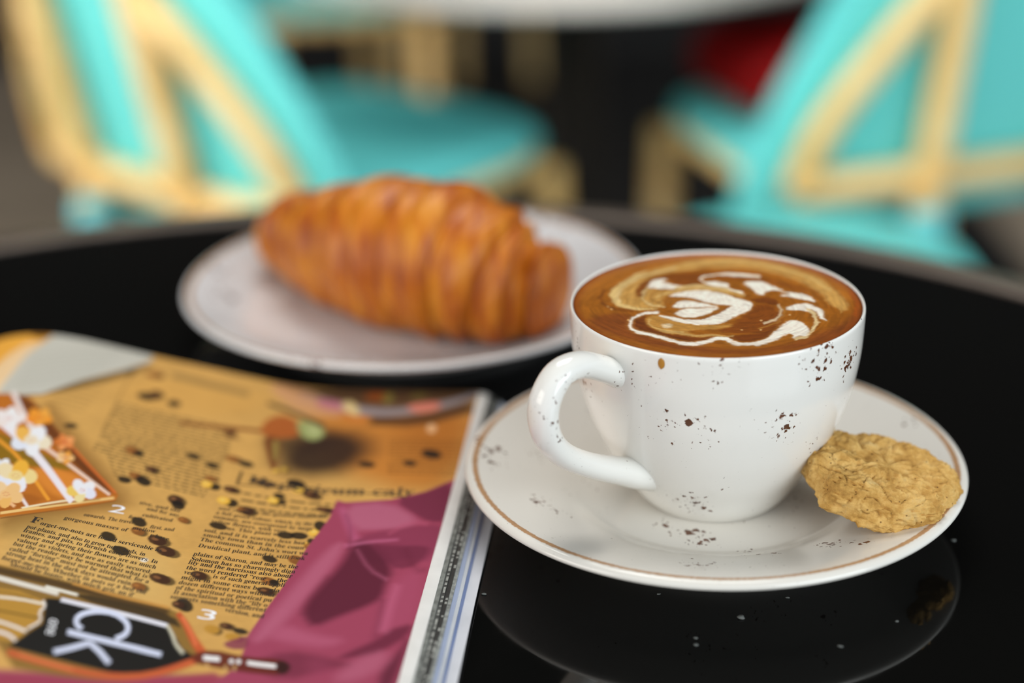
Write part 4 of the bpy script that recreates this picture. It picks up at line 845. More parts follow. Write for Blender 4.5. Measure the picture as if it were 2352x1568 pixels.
v, f = lathe_data([(0, H - 0.013), (0.16, H - 0.014), (0.16, H - 0.02), (0.05, H - 0.03), (0.034, H - 0.06), (0.03, 0.30), (0.034, 0.06), (0.05, 0.035), (0, 0.03)], 40)
clean(pyd('column', v, f, iron, tbl))
v, f = lathe_data([(0, 0), (0.22, 0), (0.225, 0.008), (0.21, 0.018), (0.08, 0.034), (0, 0.036)], 64)
clean(pyd('foot', v, f, iron, tbl))

# ------------------------------------------------------------------ saucer, cup, coffee
CX, CY = 0.0657, 0.5137
cup_m = ceramic('speckled_cup_glaze', CREAM, [(-14.5, -42.1, 51.1, 9), (-8.8, -43.2, 49.1, 6), (15.7, -41.9, 52.5, 7), (15.6, -40.7, 47.2, 5), (26.1, -38.7, 69.8, 9), (29.8, -36.1, 73.6, 7), (37.6, -27.3, 65.3, 7), (-9.9, -28.7, 18.4, 8), (-13.8, -27.0, 18.4, 5), (-45.2, -10.9, 66.6, 5), (-42.7, -14.7, 54.7, 6), (40.4, -5.0, 38.6, 6), (31.0, -6.6, 20.6, 5), (-50, -46, 62, 12)])
sau_m = ceramic('speckled_saucer_glaze', (0.72, 0.682, 0.615), [(-57.4, -18.6, 15.1, 6), (-51.9, -24.2, 14.1, 5), (-76.4, 14.2, 19.9, 9), (-73.4, 2.6, 18.9, 7), (-11.2, -29.2, 7.8, 9), (-6.0, -33.8, 7.8, 7), (-18.8, -22.0, 7.8, 5), (5.8, -41.6, 8.3, 4), (-11.1, -63.0, 16.2, 8), (29.9, -50.7, 14.6, 6), (39.1, -53.8, 17.0, 4), (70.8, 23.7, 19.2, 5), (-56.4, 14.1, 14.4, 5)], ring=(0.0790, 0.0011, 0.019))
pla_m = ceramic('speckled_plate_glaze', (0.72, 0.70, 0.69), [(-32.4, -89.1, 19.9, 12), (-22.6, -71.7, 12.7, 10), (11.5, -72.8, 12.3, 12), (67.8, 62.1, 18.8, 14), (-79.8, -3.5, 14.2, 12), (60, 72, 18, 16), (-88, 20, 17, 12)], ring=(0.0945, 0.0012, 0.018), cell=330.0)


def mm(p):
    return [(a / 1000, b / 1000) for a, b in p]


top = spline([(0, 7.8), (20, 7.8), (38, 7.8), (43, 8.4), (47, 10.1), (52, 12.3), (60, 15.0), (70, 18.0), (76, 19.6), (79.2, 20.3), (80.8, 20.3), (82.0, 19.6), (82.4, 18.6), (81.6, 17.7), (78, 16.4), (66, 12.7), (55, 8.8), (48, 5.8), (44.5, 3.2)], 110)
bot = spline([(43.6, 1.0), (42.6, 0.1), (40.6, 0.1), (39.6, 1.2), (38.6, 3.6), (30, 3.9), (0, 4.0)], 24)
v, f = lathe_data(mm(np.vstack([top, bot])), 220)
sau = clean(pyd('saucer', v, f, sau_m, loc=(CX, CY, 0)))
tag(sau, 'speckled white saucer with a brown rim line under the coffee cup', 'saucer')

CUP_OUT = [(23.0, 8.0), (23.7, 8.7), (26.4, 12), (30.1, 18), (35.1, 26), (39.9, 36), (43.9, 48), (46.1, 60), (46.75, 70), (46.9, 74.6)]
cup_prof = np.vstack([[(0, 9.6), (20, 9.6), (21, 8.0), (22.6, 7.9)], spline(CUP_OUT, 60), spline([(46.85, 75.3), (46.6, 75.8), (46.2, 75.8), (45.9, 75.3)], 10), spline([(45.3, 70), (43.6, 58), (40.6, 44), (34.5, 30), (26, 18), (12, 13), (0, 12.4)], 34)])
cup = empty('coffee_cup', (CX, CY, 0.0))
tag(cup, 'speckled white porcelain cup filled to the brim with latte', 'cup')
v, f = lathe_data(mm(cup_prof), 220)
clean(pyd('cup_body', v, f, cup_m, cup))
az = math.radians(49.5)
hd = (-math.sin(az), -math.cos(az))
hp = [(41.0, 62.6), (44.6, 64.2), (50.5, 67.6), (60.0, 71.8), (68.3, 71.2), (73.6, 65.6), (75.0, 58.8), (72.8, 51.0), (66.2, 43.4), (55.2, 36.2), (44.0, 30.6), (37.4, 27.6), (29.5, 24.4)]
hr = [5.0, 5.0, 4.8, 4.7, 4.8, 4.9, 4.9, 4.8, 4.6, 4.7, 5.2, 5.8, 5.8]
q = spline([(a, b, c) for (a, b), c in zip(hp, hr)], 64)
pts = [(hd[0] * a / 1000, hd[1] * a / 1000, b / 1000) for a, b, c in q]
vv, ff = [], []
NS = 24
side = Vector((-hd[1], hd[0], 0))
for i, p in enumerate(pts):
    t = (Vector(pts[min(i + 1, len(pts) - 1)]) - Vector(pts[max(i - 1, 0)])).normalized()
    nrm = t.cross(side).normalized()
    r = q[i][2] / 1000
    flare = 1 + 0.45 * max(0, 1 - i / 7) ** 2 + 0.12 * max(0, 1 - (len(pts) - 1 - i) / 10) ** 2
    for k in range(NS):
        a = 2 * math.pi * k / NS
        ca, sa = math.cos(a), math.sin(a)
        vv.append(tuple(Vector(p) + side * (ca * r * 1.08 * flare) + nrm * (sa * r * 0.86 * flare)))
for i in range(len(pts) - 1):
    for k in range(NS):
        k2 = (k + 1) % NS
        ff.append((i * NS + k, i * NS + k2, (i + 1) * NS + k2, (i + 1) * NS + k))
clean(pyd('handle', vv, ff, cup_m, cup))
# a dried coffee drip just under the brim
dv, df = [], []
drip_m = plain('coffee_drip', srgb('a8742c'), 0.25, var=0.2, scale=300)
th0 = math.atan2(-41.0, -21.0)
for i in range(7):
    for k in range(7):
        tt, ss = i / 6, (k / 6 - 0.5) * 2
        w = 0.0011 * math.sqrt(max(0.02, 1 - (tt * 2 - 1) ** 2))
        th = th0 + ss * w / 0.046
        z = 0.0745 - tt * 0.0036
        rr = 0.0469 + 0.0003 * (1 - ss * ss)
        dv.append((rr * math.cos(th), rr * math.sin(th), z))
for i in range(6):
    for k in range(6):
        df.append((i * 7 + k, i * 7 + k + 1, i * 7 + k + 8, i * 7 + k + 7))
tag(pyd('coffee_drip', dv, df, drip_m, cup), 'small brown coffee drip under the brim')


# ---- flat artwork laid into a mesh as ink: polygons with soft edges
def chaikin(p, k):
    for _ in range(k):
        q = np.empty((len(p) * 2, 2))
        nx = np.roll(p, -1, 0)
        q[0::2] = p * 0.75 + nx * 0.25
        q[1::2] = p * 0.25 + nx * 0.75
        p = q
    return p


def ink(X, Y, C, poly, col, feather, alpha):
    lo = poly.min(0) - feather * 1.2
    hi = poly.max(0) + feather * 1.2
    ix = np.nonzero((X > lo[0]) & (X < hi[0]) & (Y > lo[1]) & (Y < hi[1]))[0]
    if len(ix) == 0:
        return
    x, y = X[ix], Y[ix]
    d2 = np.full(len(ix), 1e9)
    ins = np.zeros(len(ix), bool)
    n = len(poly)
    for i in range(n):
        ax, ay = poly[i]
        bx, by = poly[(i + 1) % n]
        ex, ey = bx - ax, by - ay
        L = ex * ex + ey * ey + 1e-12
        t = np.clip(((x - ax) * ex + (y - ay) * ey) / L, 0, 1)
        d2 = np.minimum(d2, (x - ax - t * ex) ** 2 + (y - ay - t * ey) ** 2)
        c = (ay > y) != (by > y)
        if abs(ey) > 1e-12:
            ins ^= c & (x < ex * (y - ay) / ey + ax)
    sd = np.sqrt(d2) * np.where(ins, 1, -1)
    w = np.clip(sd / (2 * feather) + 0.5, 0, 1)
    w = (w * w * (3 - 2 * w) * alpha)[:, None]
    C[ix] = C[ix] * (1 - w) + np.array(srgb(col)) * w


def set_ink(me, C):
    at = me.color_attributes.new('ink', 'FLOAT_COLOR', 'POINT')
    at.data.foreach_set('color', np.c_[C, np.ones(len(C))].astype(np.float32).ravel())


def vnoise(X, Y, s, seed=0):
    rng = np.random.RandomState(seed)
    g = rng.rand(64, 64)
    x, y = X * s, Y * s
    i, j = np.floor(x).astype(int), np.floor(y).astype(int)
    a, b = x - i, y - j
    a, b = a * a * (3 - 2 * a), b * b * (3 - 2 * b)
    i, j = i % 64, j % 64
    i2, j2 = (i + 1) % 64, (j + 1) % 64
    return (g[i, j] * (1 - a) + g[i2, j] * a) * (1 - b) + (g[i, j2] * (1 - a) + g[i2, j2] * a) * b


RC, NR, NA = 45.85, 190, 720
rr = np.r_[0.01, np.linspace(0.25, RC, NR)]
aa = np.linspace(0, 2 * np.pi, NA, endpoint=False)
PX = (rr[:, None] * np.cos(aa)).ravel()
PY = (rr[:, None] * np.sin(aa)).ravel()
R1 = np.repeat(rr, NA)
C = np.tile(np.array(srgb('95560f')), (len(PX), 1))
# slow swirl of darker and lighter crema
wx = PX + 4 * (vnoise(PX, PY, 0.08, 3) - 0.5) * 2
wy = PY + 4 * (vnoise(PX, PY, 0.08, 4) - 0.5) * 2
wx = PX + 1.1 * (vnoise(PX, PY, 0.22, 3) - 0.5) + 0.7 * (vnoise(PX, PY, 0.6, 14) - 0.5) + 0.35 * (vnoise(PX, PY, 1.7, 15) - 0.5)
wy = PY + 1.1 * (vnoise(PX, PY, 0.22, 4) - 0.5) + 0.7 * (vnoise(PX, PY, 0.6, 16) - 0.5) + 0.35 * (vnoise(PX, PY, 1.7, 17) - 0.5)
for cc_, ff_, al_, sm_, pp_ in LATTE:
    pg = chaikin(np.array(pp_).reshape(-1, 2), sm_)
    if cc_ == 'ece2d4':
        ink(wx, wy, C, pg, 'b98438', 1.9, 0.8)
        ink(wx, wy, C, pg, 'eadfce', 0.62, 1.0)
    else:
        ink(wx, wy, C, pg, cc_, ff_ * 1.4, al_)
# fine streaks drawn out by the pour
ang = np.arctan2(PY, PX) * 14 + R1 * 0.16
stk = vnoise(R1 * 1.5 + 3 * np.sin(ang * 0.2), ang * 0.55, 1.0, 21) - 0.5
C *= (1 + 0.42 * stk)[:, None]
mott = vnoise(PX, PY, 0.9, 5) * 0.5 + vnoise(PX, PY, 2.2, 6) * 0.3 + vnoise(PX + PY, PY * 2, 0.4, 7) * 0.2
C *= (0.86 + 0.28 * mott)[:, None]
edge = np.clip((R1 - 43.0) / 1.6, 0, 1)[:, None]
C = C * (1 - 0.55 * edge) + np.array(srgb('8a3e0c')) * 0.55 * edge
edge = np.clip((R1 - 44.9) / 0.7, 0, 1)[:, None]
C = C * (1 - 0.7 * edge) + np.array(srgb('5a2608')) * 0.7 * edge
ZC = 0.0749 + 0.0004 * np.clip((R1 - 44.2) / 1.6, 0, 1) ** 2
froth = np.exp(-((PX - 36) ** 2 + (PY - 8) ** 2) / 130) + 0.5 * np.exp(-((PX + 36) ** 2 + (PY - 2) ** 2) / 40)
ZC = ZC + 0.0002 * froth * (vnoise(PX, PY, 1.1, 9) - 0.4)
v = np.stack([PX / 1000, PY / 1000, ZC], 1)
idx = np.arange(len(PX)).reshape(NR + 1, NA)
a_, b_ = idx[:-1], idx[1:]
fq = np.stack([a_, b_, np.roll(b_, -1, 1), np.roll(a_, -1, 1)], -1).reshape(-1, 4)
me = bpy.data.meshes.new('coffee')
me.from_pydata(v.tolist(), [], fq.tolist())
me.update()
set_ink(me, np.minimum(C * 1.06, 0.9))
cm = NT('latte_foam').set(Roughness=0.32)
cm.b.inputs['Specular IOR Level'].default_value = 0.35
at = cm.n('ShaderNodeAttribute', attribute_name='ink')
cm.l(at.outputs['Color'], cm.b.inputs['Base Color'])
cm.bump(cm.noise(cm.coords(), 1600, 3), 0.12, 0.0004)
cof = link('latte_coffee', me, cm.m, None, (CX, CY, 0))
tag(cof, 'latte with a white heart and swirls poured in brown crema', 'coffee')

# ------------------------------------------------------------------ oat cookie on the saucer
random.seed(8)
NU, NV = 280, 130
vv, ff = [], []
pits = []
for i in range(95):
    a = random.uniform(0, 2 * math.pi)
    e = random.uniform(-0.7, 1.1)
    pits.append((math.cos(a) * math.cos(e), math.sin(a) * math.cos(e), math.sin(e), random.choice((0.018, 0.022, 0.03, 0.045)), random.uniform(0.6, 1.7)))
for j in range(NV + 1):
    ph = -math.pi / 2 + math.pi * j / NV
    for i in range(NU):
        th = 2 * math.pi * i / NU
        cp, sp = math.cos(ph), math.sin(ph)
        lobe = 1 + 0.045 * math.sin(3 * th + 0.6) + 0.03 * math.sin(5 * th + 2.0) + 0.02 * math.sin(9 * th)
        rr_ = math.copysign(abs(cp) ** 0.42, cp)
        x, y = 25.4 * lobe * rr_ * math.cos(th), 22.5 * lobe * rr_ * math.sin(th)
        z = 6.8 * math.copysign(abs(sp) ** 0.62, sp)
        p = Vector((x, y, z))
        n_ = Vector((x / 26, y / 22.5, z / 6)).normalized()
        d = 1.9 * noise.fractal(p * 0.15, 0.9, 2.1, 4) + 0.6 * noise.noise(p * 0.62) + 0.28 * noise.noise(p * 1.7) + 0.12 * noise.noise(p * 3.6)
        crack = max(0, 0.075 - abs(noise.noise(p * 0.17 + Vector((9, 3, 1))))) / 0.075
        d -= 1.3 * crack ** 0.8 * (0.8 if z > 0 else 0.15)
        vv.append((p, n_, d, 1.0 if z > -4 else 0.4, Vector((math.cos(th) * cp, math.sin(th) * cp, sp))))
UU = np.array([tuple(q[4]) for q in vv])
DD = np.array([q[2] for q in vv])
for a, b, c, w, dep in pits:
    g = ((UU - np.array([a, b, c])) ** 2).sum(1) / (w * w)
    DD -= dep * np.exp(-g * 1.5) * (g < 5)
vv = (np.array([tuple(q[0]) for q in vv]) + np.array([tuple(q[1]) for q in vv]) * (DD * np.array([q[3] for q in vv]))[:, None]) / 1000
for j in range(NV):
    for i in range(NU):
        i2 = (i + 1) % NU
        ff.append((j * NU + i, j * NU + i2, (j + 1) * NU + i2, (j + 1) * NU + i))
km = NT('oat_biscuit').set(Roughness=0.72)
km.b.inputs['Specular IOR Level'].default_value = 0.25
co = km.coords()
big = km.noise(co, 150, 5, 0.65)
colr = km.ramp(big, [(0.26, srgb('94682c')), (0.45, srgb('c0924a')), (0.60, srgb('d8ae66')), (0.8, srgb('c8ac78'))])
vo = km.n('ShaderNodeTexVoronoi', Scale=420.0)
km.l(co, vo.inputs['Vector'])
sp_ = km.math('MULTIPLY', km.math('SUBTRACT', 0.17, vo.outputs['Distance']), 9.0, clamp=True)
sep = km.n('ShaderNodeSeparateColor')
km.l(vo.outputs['Color'], sep.inputs[0])
sp_ = km.math('MULTIPLY', sp_, km.math('GREATER_THAN', sep.outputs[0], 0.62))
km.l(km.mix(km.math('MULTIPLY', sp_, 0.85), colr, srgb('5a3214')), km.b.inputs['Base Color'])
km.bump(km.noise(co, 900, 5, 0.7), 0.55, 0.0007)
ck = clean(pyd('oat_cookie', vv, ff, km.m))
ck.location = (0.1155, 0.4848, 0.0242)
rad = Vector((0.87, -0.42, 0)).normalized()
tilt = Matrix.Rotation(math.radians(-14), 4, rad.cross(Vector((0, 0, -1))) * -1) 
ck.rotation_euler = (tilt @ Matrix.Rotation(math.radians(8), 4, 'Z')).to_euler()
tag(ck, 'golden oat cookie leaning on the saucer beside the cup', 'cookie')

# ------------------------------------------------------------------ plate and croissant
PXY = (-0.0415, 0.6922)
top = spline([(0, 9), (30, 9), (55, 9.0), (65, 9.8), (78, 13.3), (88, 17.4), (93.5, 19.7), (95.6, 20.2), (97.0, 19.6), (97.4, 18.6), (96.4, 17.6), (92, 15.6), (80, 10.6), (70, 6.8), (62, 4.2)], 80)
bot = spline([(60.4, 1.0), (59.2, 0.1), (57, 0.1), (56, 1.2), (55, 4.2), (30, 4.8), (0, 4.9)], 20)
v, f = lathe_data(mm(np.vstack([top, bot])), 220)
pl = clean(pyd('plate', v, f, pla_m, loc=(PXY[0], PXY[1], 0)))
tag(pl, 'speckled white plate holding the croissant on the black table', 'plate')

axis = spline([(-104, 745, 30), (-90, 722, 28), (-68, 692, 33.5), (-42, 668, 38), (-19.6, 656, 37), (-0.5, 649, 30.4), (12.5, 645.5, 28.5), (20, 642, 28)], 260)
rk = spline([(0.0, 4, 0), (0.04, 11, 0), (0.11, 19, 0), (0.2, 23, 0), (0.3, 27, 0), (0.42, 32, 0), (0.5, 32.5, 0), (0.6, 30, 0), (0.70, 26.5, 0), (0.80, 22.5, 0), (0.9, 20, 0), (0.96, 15.5, 0), (1.0, 4, 0)], 300)
bounds = [0.0, 0.085, 0.175, 0.265, 0.36, 0.58, 0.67, 0.76, 0.85, 0.925, 1.0]
vv, ff = [], []
NA2 = 120
for i in range(260):
    t = i / 259
    T = Vector(axis[min(i + 1, 259)] - axis[max(i - 1, 0)]).normalized()
    sd = T.cross(Vector((0, 0, 1))).normalized()
    nm = sd.cross(T)
    for k in range(NA2):
        a = 2 * math.pi * k / NA2
        tt = t + 0.030 * math.sin(a + 0.8) * (1 - abs(2 * t - 1)) + 0.006 * noise.noise(Vector((t * 20, math.cos(a) * 2, math.sin(a) * 2)))
        tt = min(max(tt, 0), 0.9999)
        r0 = float(np.interp(t, rk[:, 0], rk[:, 1]))
        s = 0.0
        for q in range(len(bounds) - 1):
            if bounds[q] <= tt < bounds[q + 1]:
                s = (tt - bounds[q]) / (bounds[q + 1] - bounds[q])
                if tt > 0.5:
                    s = s
                else:
                    s = 1 - s
                if bounds[q] == 0.36:
                    s = abs(tt - 0.47) / 0.11
        s = min(max(s, 0), 1)
        step = 0.17 * (s ** 0.8) - 0.09 * max(0, (s - 0.92) / 0.08)
        leaf = 0.022 * math.sin(tt * 130 + 2 * noise.noise(Vector((a, t * 4, 1)))) + 0.02 * noise.noise(Vector((t * 26, math.cos(a) * 1.4, math.sin(a) * 1.4 + 4)))
        r = r0 * (0.90 + step + leaf)
        r *= 1 - 0.34 * math.exp(-((t - 0.185 + 0.02 * math.cos(a)) / 0.024) ** 2)
        r *= 1 - 0.15 * math.exp(-((t - 0.815) / 0.03) ** 2)
        r *= 1 - 0.30 * math.exp(-((t - 0.80) / 0.035) ** 2 - ((a - 0.95) / 0.5) ** 2)
        P = Vector(axis[i]) + sd * (math.cos(a) * r * 1.04) + nm * (math.sin(a) * r * 0.98)
        P.z += 0.8
        fl = 0.8 + float(np.interp(math.hypot(P.x - PXY[0] * 1000, P.y - PXY[1] * 1000), [0, 55, 65, 78, 88, 94], [9, 9, 9.8, 13.3, 17.4, 20.2]))
        if P.z < fl + 0.8:
            P.z = fl + 0.8 * math.exp((P.z - fl - 0.8) * 0.3)
        vv.append((P.x / 1000, P.y / 1000, P.z / 1000))
for i in range(259):
    for k in range(NA2):
        k2 = (k + 1) % NA2
        ff.append((i * NA2 + k, i * NA2 + k2, (i + 1) * NA2 + k2, (i + 1) * NA2 + k))
ff.append(tuple(range(NA2))[::-1])
ff.append(tuple(259 * NA2 + k for k in range(NA2)))
xm = NT('baked_crust').set(Roughness=0.44)
xm.b.inputs['Specular IOR Level'].default_value = 0.45
co = xm.coords()
mp = xm.n('ShaderNodeMapping')
mp.inputs['Rotation'].default_value = (0, 0, math.radians(38))
mp.inputs['Scale'].default_value = (190, 38, 38)
xm.l(co, mp.inputs['Vector'])
nz = xm.n('ShaderNodeTexNoise', Scale=1.0, Detail=5.0, Roughness=0.6)
xm.l(mp.outputs[0], nz.inputs['Vector'])
geo = xm.n('ShaderNodeNewGeometry')
mixn = xm.math('ADD', xm.math('MULTIPLY', nz.outputs['Fac'], 0.75), xm.math('MULTIPLY', xm.noise(co, 30, 3), 0.25))
xm.l(xm.ramp(mixn, [(0.28, srgb('762c04')), (0.42, srgb('aa5206')), (0.55, srgb('c87410')), (0.72, srgb('e09a30'))]), xm.b.inputs['Base Color'])
xm.bump(nz.outputs['Fac'], 0.35, 0.002)
cr = clean(pyd('croissant', vv, ff, xm.m))
tag(cr, 'golden brown croissant with ridged layers lying on the plate', 'croissant')
# ------------------------------------------------------------------ the open magazine
MA = np.array([-0.01305983, 0.59781531])
MD = np.array([0.10755373, 0.99419927])
MN = np.array([-0.99419927, 0.10755373])
UK = np.array([-40, 0, 28, 56, 67, 83, 104, 126, 142, 155, 166, 175, 185, 196, 206]) / 1e3
ZK = np.array([7.6, 7.6, 7.6, 7.5, 8.1, 10.9, 15.6, 20.3, 24.2, 27.2, 28.8, 28.6, 27.0, 22, 14]) / 1e3
uu = np.linspace(-0.04, 0.206, 1231)
kk = np.exp(-0.5 * (np.arange(-90, 91) * 0.0002 / 0.005) ** 2)
kk /= kk.sum()
zz = np.convolve(np.pad(np.interp(uu, UK, ZK), 90, mode='edge'), kk, 'valid')


def page_z(u, v):
    return np.interp(u + 0.2 * np.clip(v, 0, 0.16) * np.clip(1 - (u - 0.14) / 0.06, 0, 1), uu, zz)


def page_xyz(u, v, dz=0.0):
    """page coordinates in metres (u from the fore edge, v from the head) to the table."""
    u, v = np.asarray(u, float), np.asarray(v, float)
    x = MA[0] + MN[0] * u - MD[0] * v
    y = MA[1] + MN[1] * u - MD[1] * v
    return np.stack([x, y, page_z(u, v) + dz], -1)


mag = empty('magazine', (0, 0, 0))
tag(mag, 'open magazine with a kraft paper perfume page beside the saucer', 'magazine')
VL = 0.280
us = np.arange(0, 206.01, 0.4) / 1000
vs = np.r_[np.arange(0, 226.01, 0.4), np.linspace(229, 280, 18)] / 1000
U, V = np.meshgrid(us, vs)
Uf, Vf = U.ravel() * 1000, V.ravel() * 1000
C = np.tile(np.array(srgb('bb8e4c')), (len(Uf), 1))
fib = vnoise(Uf, Vf, 0.12, 11) * 0.5 + vnoise(Uf, Vf, 0.5, 12) * 0.3 + vnoise(Uf, Vf * 3, 1.1, 13) * 0.2
C *= (0.86 + 0.28 * fib)[:, None]
rg = random.Random(4)


def greek_rows(g):
    col, ft, al, n, h, q, _ = g
    tl, tr, bl, br = [np.array(q[i:i + 2]) for i in (0, 2, 4, 6)]
    for i in range(n):
        t = i / (n - 1)
        s, e = tl + (bl - tl) * t, tr + (br - tr) * t
        x = 0.08 if i % 7 == 6 else 0.0
        while x < 0.99:
            x2 = min(x + rg.uniform(0.03, 0.11), 1.0)
            a, b = s + (e - s) * x, s + (e - s) * x2
            up_ = np.array([0, -h * 0.5])
            ink(Uf, Vf, C, np.array([a - up_, b - up_, b + up_, a + up_]), col, ft + 0.08, min(1, al * 1.45))
            x = x2 + 0.022


ink(Uf, Vf, C, np.array([(-2, 185), (55, 200), (120, 222), (150, 284), (-2, 284)], float), '8d3950', 2.0, 1.0)
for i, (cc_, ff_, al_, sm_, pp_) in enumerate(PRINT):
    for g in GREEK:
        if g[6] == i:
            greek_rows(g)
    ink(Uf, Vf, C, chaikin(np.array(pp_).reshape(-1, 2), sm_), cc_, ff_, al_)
xyz = page_xyz(U.ravel(), V.ravel())
nu, nv = len(us), len(vs)
idx = np.arange(nu * nv).reshape(nv, nu)
fq = np.stack([idx[:-1, :-1], idx[:-1, 1:], idx[1:, 1:], idx[1:, :-1]], -1).reshape(-1, 4)
me = bpy.data.meshes.new('page')
me.from_pydata(xyz.tolist(), [], fq.tolist())
me.update()
if me.polygons[0].normal.z < 0:
    me.flip_normals()
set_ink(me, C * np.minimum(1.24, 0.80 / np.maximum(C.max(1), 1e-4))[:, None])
pm = NT('coated_paper_ink').set(Roughness=0.5)
pm.b.inputs['Specular IOR Level'].default_value = 0.10
at = pm.n('ShaderNodeAttribute', attribute_name='ink')
pm.l(at.outputs['Color'], pm.b.inputs['Base Color'])
page = link('page', me, pm.m, mag)
tag(page, 'glossy page printed with a perfume still life')

# lettering: bold serif glyphs of the built-in type
INK = plain('black_ink', srgb('2a1e12'), 0.5, spec=0.3, var=0.2, scale=900)
WHITE_INK = plain('white_ink', srgb('f2f0f2'), 0.5, spec=0.3, var=0.03)


def serif(s):
    o = ''
    for ch in s:
        if 'a' <= ch <= 'z':
            o += chr(0x1D41A + ord(ch) - 97)
        elif 'A' <= ch <= 'Z':
            o += chr(0x1D400 + ord(ch) - 65)
        elif '0' <= ch <= '9':
            o += chr(0x1D7CE + ord(ch) - 48)
        else:
            o += ch
    return o


dg = None


def glyphs(s):
    cu = bpy.data.curves.new('lettering', 'FONT')
    cu.body = s
    cu.resolution_u = 3
    ob = bpy.data.objects.new('lettering', cu)
    COL.objects.link(ob)
    bpy.context.view_layer.update()
    m = ob.evaluated_get(bpy.context.evaluated_depsgraph_get()).to_mesh()
    v = np.array([tuple(q.co) for q in m.vertices])
    f = [tuple(p.vertices) for p in m.polygons]
    bpy.data.objects.remove(ob)
    bpy.data.curves.remove(cu)
    return v, f


def set_line(line, dz, down=False):
    s, u0, v0, u1, v1, em = line
    v, f = glyphs(s if down or s.isdigit() else serif(s))
    a, b = np.array([u0, v0]), np.array([u1, v1])
    x = (v[:, 0] - v[:, 0].min()) / max(v[:, 0].max() - v[:, 0].min(), 1e-6)
    upv = np.array([0.0, -1.0]) if not down else np.array([-1.0, 0.0])
    q = a + (b - a) * x[:, None] + upv * (v[:, 1:2] * em)
    return page_xyz(q[:, 0] / 1000, q[:, 1] / 1000, dz), f


tv, tf, nb = [], [], 0
for ln in LINES[:-3]:
    p, f = set_line(ln, 0.00006)
    tv.append(p)
    tf += [tuple(i + nb for i in q) for q in f]
    nb += len(p)
o = pyd('printed_text', np.vstack(tv), tf, INK, page, smooth=False)
tag(o, 'black printed columns of text')
for ln in LINES[-3:-1]:
    p, f = set_line(ln, 0.00009)
    tag(pyd('printed_numeral', p, f, WHITE_INK, page, smooth=False), 'white printed numeral %s' % ln[0])
p, f = set_line(LINES[-1], 0.00009, True)
tag(pyd('printed_word', p, f, WHITE_INK, page, smooth=False), 'small white word one on the dark bottle')

paper = plain('white_paper', srgb('dcd8d2'), 0.45, spec=0.35, var=0.05, scale=120)


def slab(name, u_in, u_out, z1, th, mat, v0=0.0, v1=VL, curl=0.0, n=10, parent=mag):
    """one sheet whose fore edge reaches u_out; curl drops its free edge."""
    v, f = [], []
    for j in range(2):
        vv_ = (v0, v1)[j]
        for i in range(n + 1):
            t = i / n
            u = u_in + (u_out - u_in) * t
            z = z1 - curl * t * t
            x, y = MA + MN * u - MD * vv_
            v += [(x, y, z), (x, y, z - th)]
    m = 2 * (n + 1)
    for i in range(n):
        a, b = 2 * i, 2 * i + 2
        f += [(a, b, m + b, m + a), (a + 1, m + a + 1, m + b + 1, b + 1)]
        f += [(a, a + 1, b + 1, b), (m + a, m + b, m + b + 1, m + a + 1)]
    f += [(2 * n, 2 * n + 1, m + 2 * n + 1, m + 2 * n), (0, m, m + 1, 1)]
    return clean(pyd(name, v, f, mat, parent, smooth=False))


slab('sheet', 0.0002, -0.0036, 0.00760, 0.0004, paper, curl=0.0007)
greys = [plain('inked_edge', srgb(h), 0.4, var=0.5, scale=sc_) for h, sc_ in (('3a3b38', 260), ('70726c', 420), ('22221f', 200), ('8a8c86', 500))]
glossw = [plain('coated_cover', srgb(h), 0.16, var=0.08, scale=60) for h in ('c8cacc', 'a2acc4', 'd8d8da', '7482a6', 'd4d4d8')]
spec_ = [(-0.0049, 0.00650, greys[1]), (-0.0061, 0.00590, greys[0]), (-0.0073, 0.00530, greys[2]), (-0.0084, 0.00470, greys[3]),
         (-0.0097, 0.00400, glossw[1]), (-0.0108, 0.00340, glossw[0]), (-0.0117, 0.00280, glossw[3]), (-0.0150, 0.00220, glossw[4])]
for k, (ue, z, m_) in enumerate(spec_):
    slab('sheet', 0.004, ue, z, 0.00055, m_, v0=0.0005 * k, curl=0.0002)
# small pale print along the dark sheet edges
dv, df = [], []
rg2 = random.Random(12)
vpos = 0.060
while vpos < 0.205:
    L = rg2.uniform(0.0008, 0.0035)
    for u0 in (-0.0053,) if rg2.random() < 0.6 else (-0.0053, -0.0066):
        z = (0.00590 if u0 > -0.006 else 0.00530) + 0.00004 - 0.0002
        b = len(dv)
        for (u, w) in ((u0, vpos), (u0 - 0.0007, vpos), (u0 - 0.0007, vpos + L), (u0, vpos + L)):
            x, y = MA + MN * u - MD * w
            dv.append((x, y, z))
        df.append((b, b + 1, b + 2, b + 3))
    vpos += L + rg2.uniform(0.0004, 0.002)
pyd('edge_print', dv, df, plain('grey_ink', srgb('9a9a92'), 0.6, var=0.4, scale=700), mag, smooth=False)
# the block of pages under the printed one, both halves of the spread
def block(name, us_, zf, mat, v1=VL):
    v, f = [], []
    vs_ = np.linspace(0, v1, 15)
    n1, n2 = len(us_), len(vs_)
    for layer in range(2):
        for w in vs_:
            for u in us_:
                x, y = MA + MN * u - MD * w
                zt = zf(u, w)
                v.append((x, y, zt - 0.00012 if layer == 0 else max(0.0003, zt - 0.0115)))
    o = n1 * n2
    for j in range(n2 - 1):
        for i in range(n1 - 1):
            a = j * n1 + i
            f += [(a, a + 1, a + n1 + 1, a + n1), (o + a, o + a + n1, o + a + n1 + 1, o + a + 1)]
    for j in range(n2 - 1):
        for i in (0, n1 - 1):
            a = j * n1 + i
            f.append((a, a + n1, o + a + n1, o + a))
    for i in range(n1 - 1):
        for j in (0, n2 - 1):
            a = j * n1 + i
            f.append((a, a + 1, o + a + 1, o + a))
    return clean(pyd(name, v, f, mat, mag))


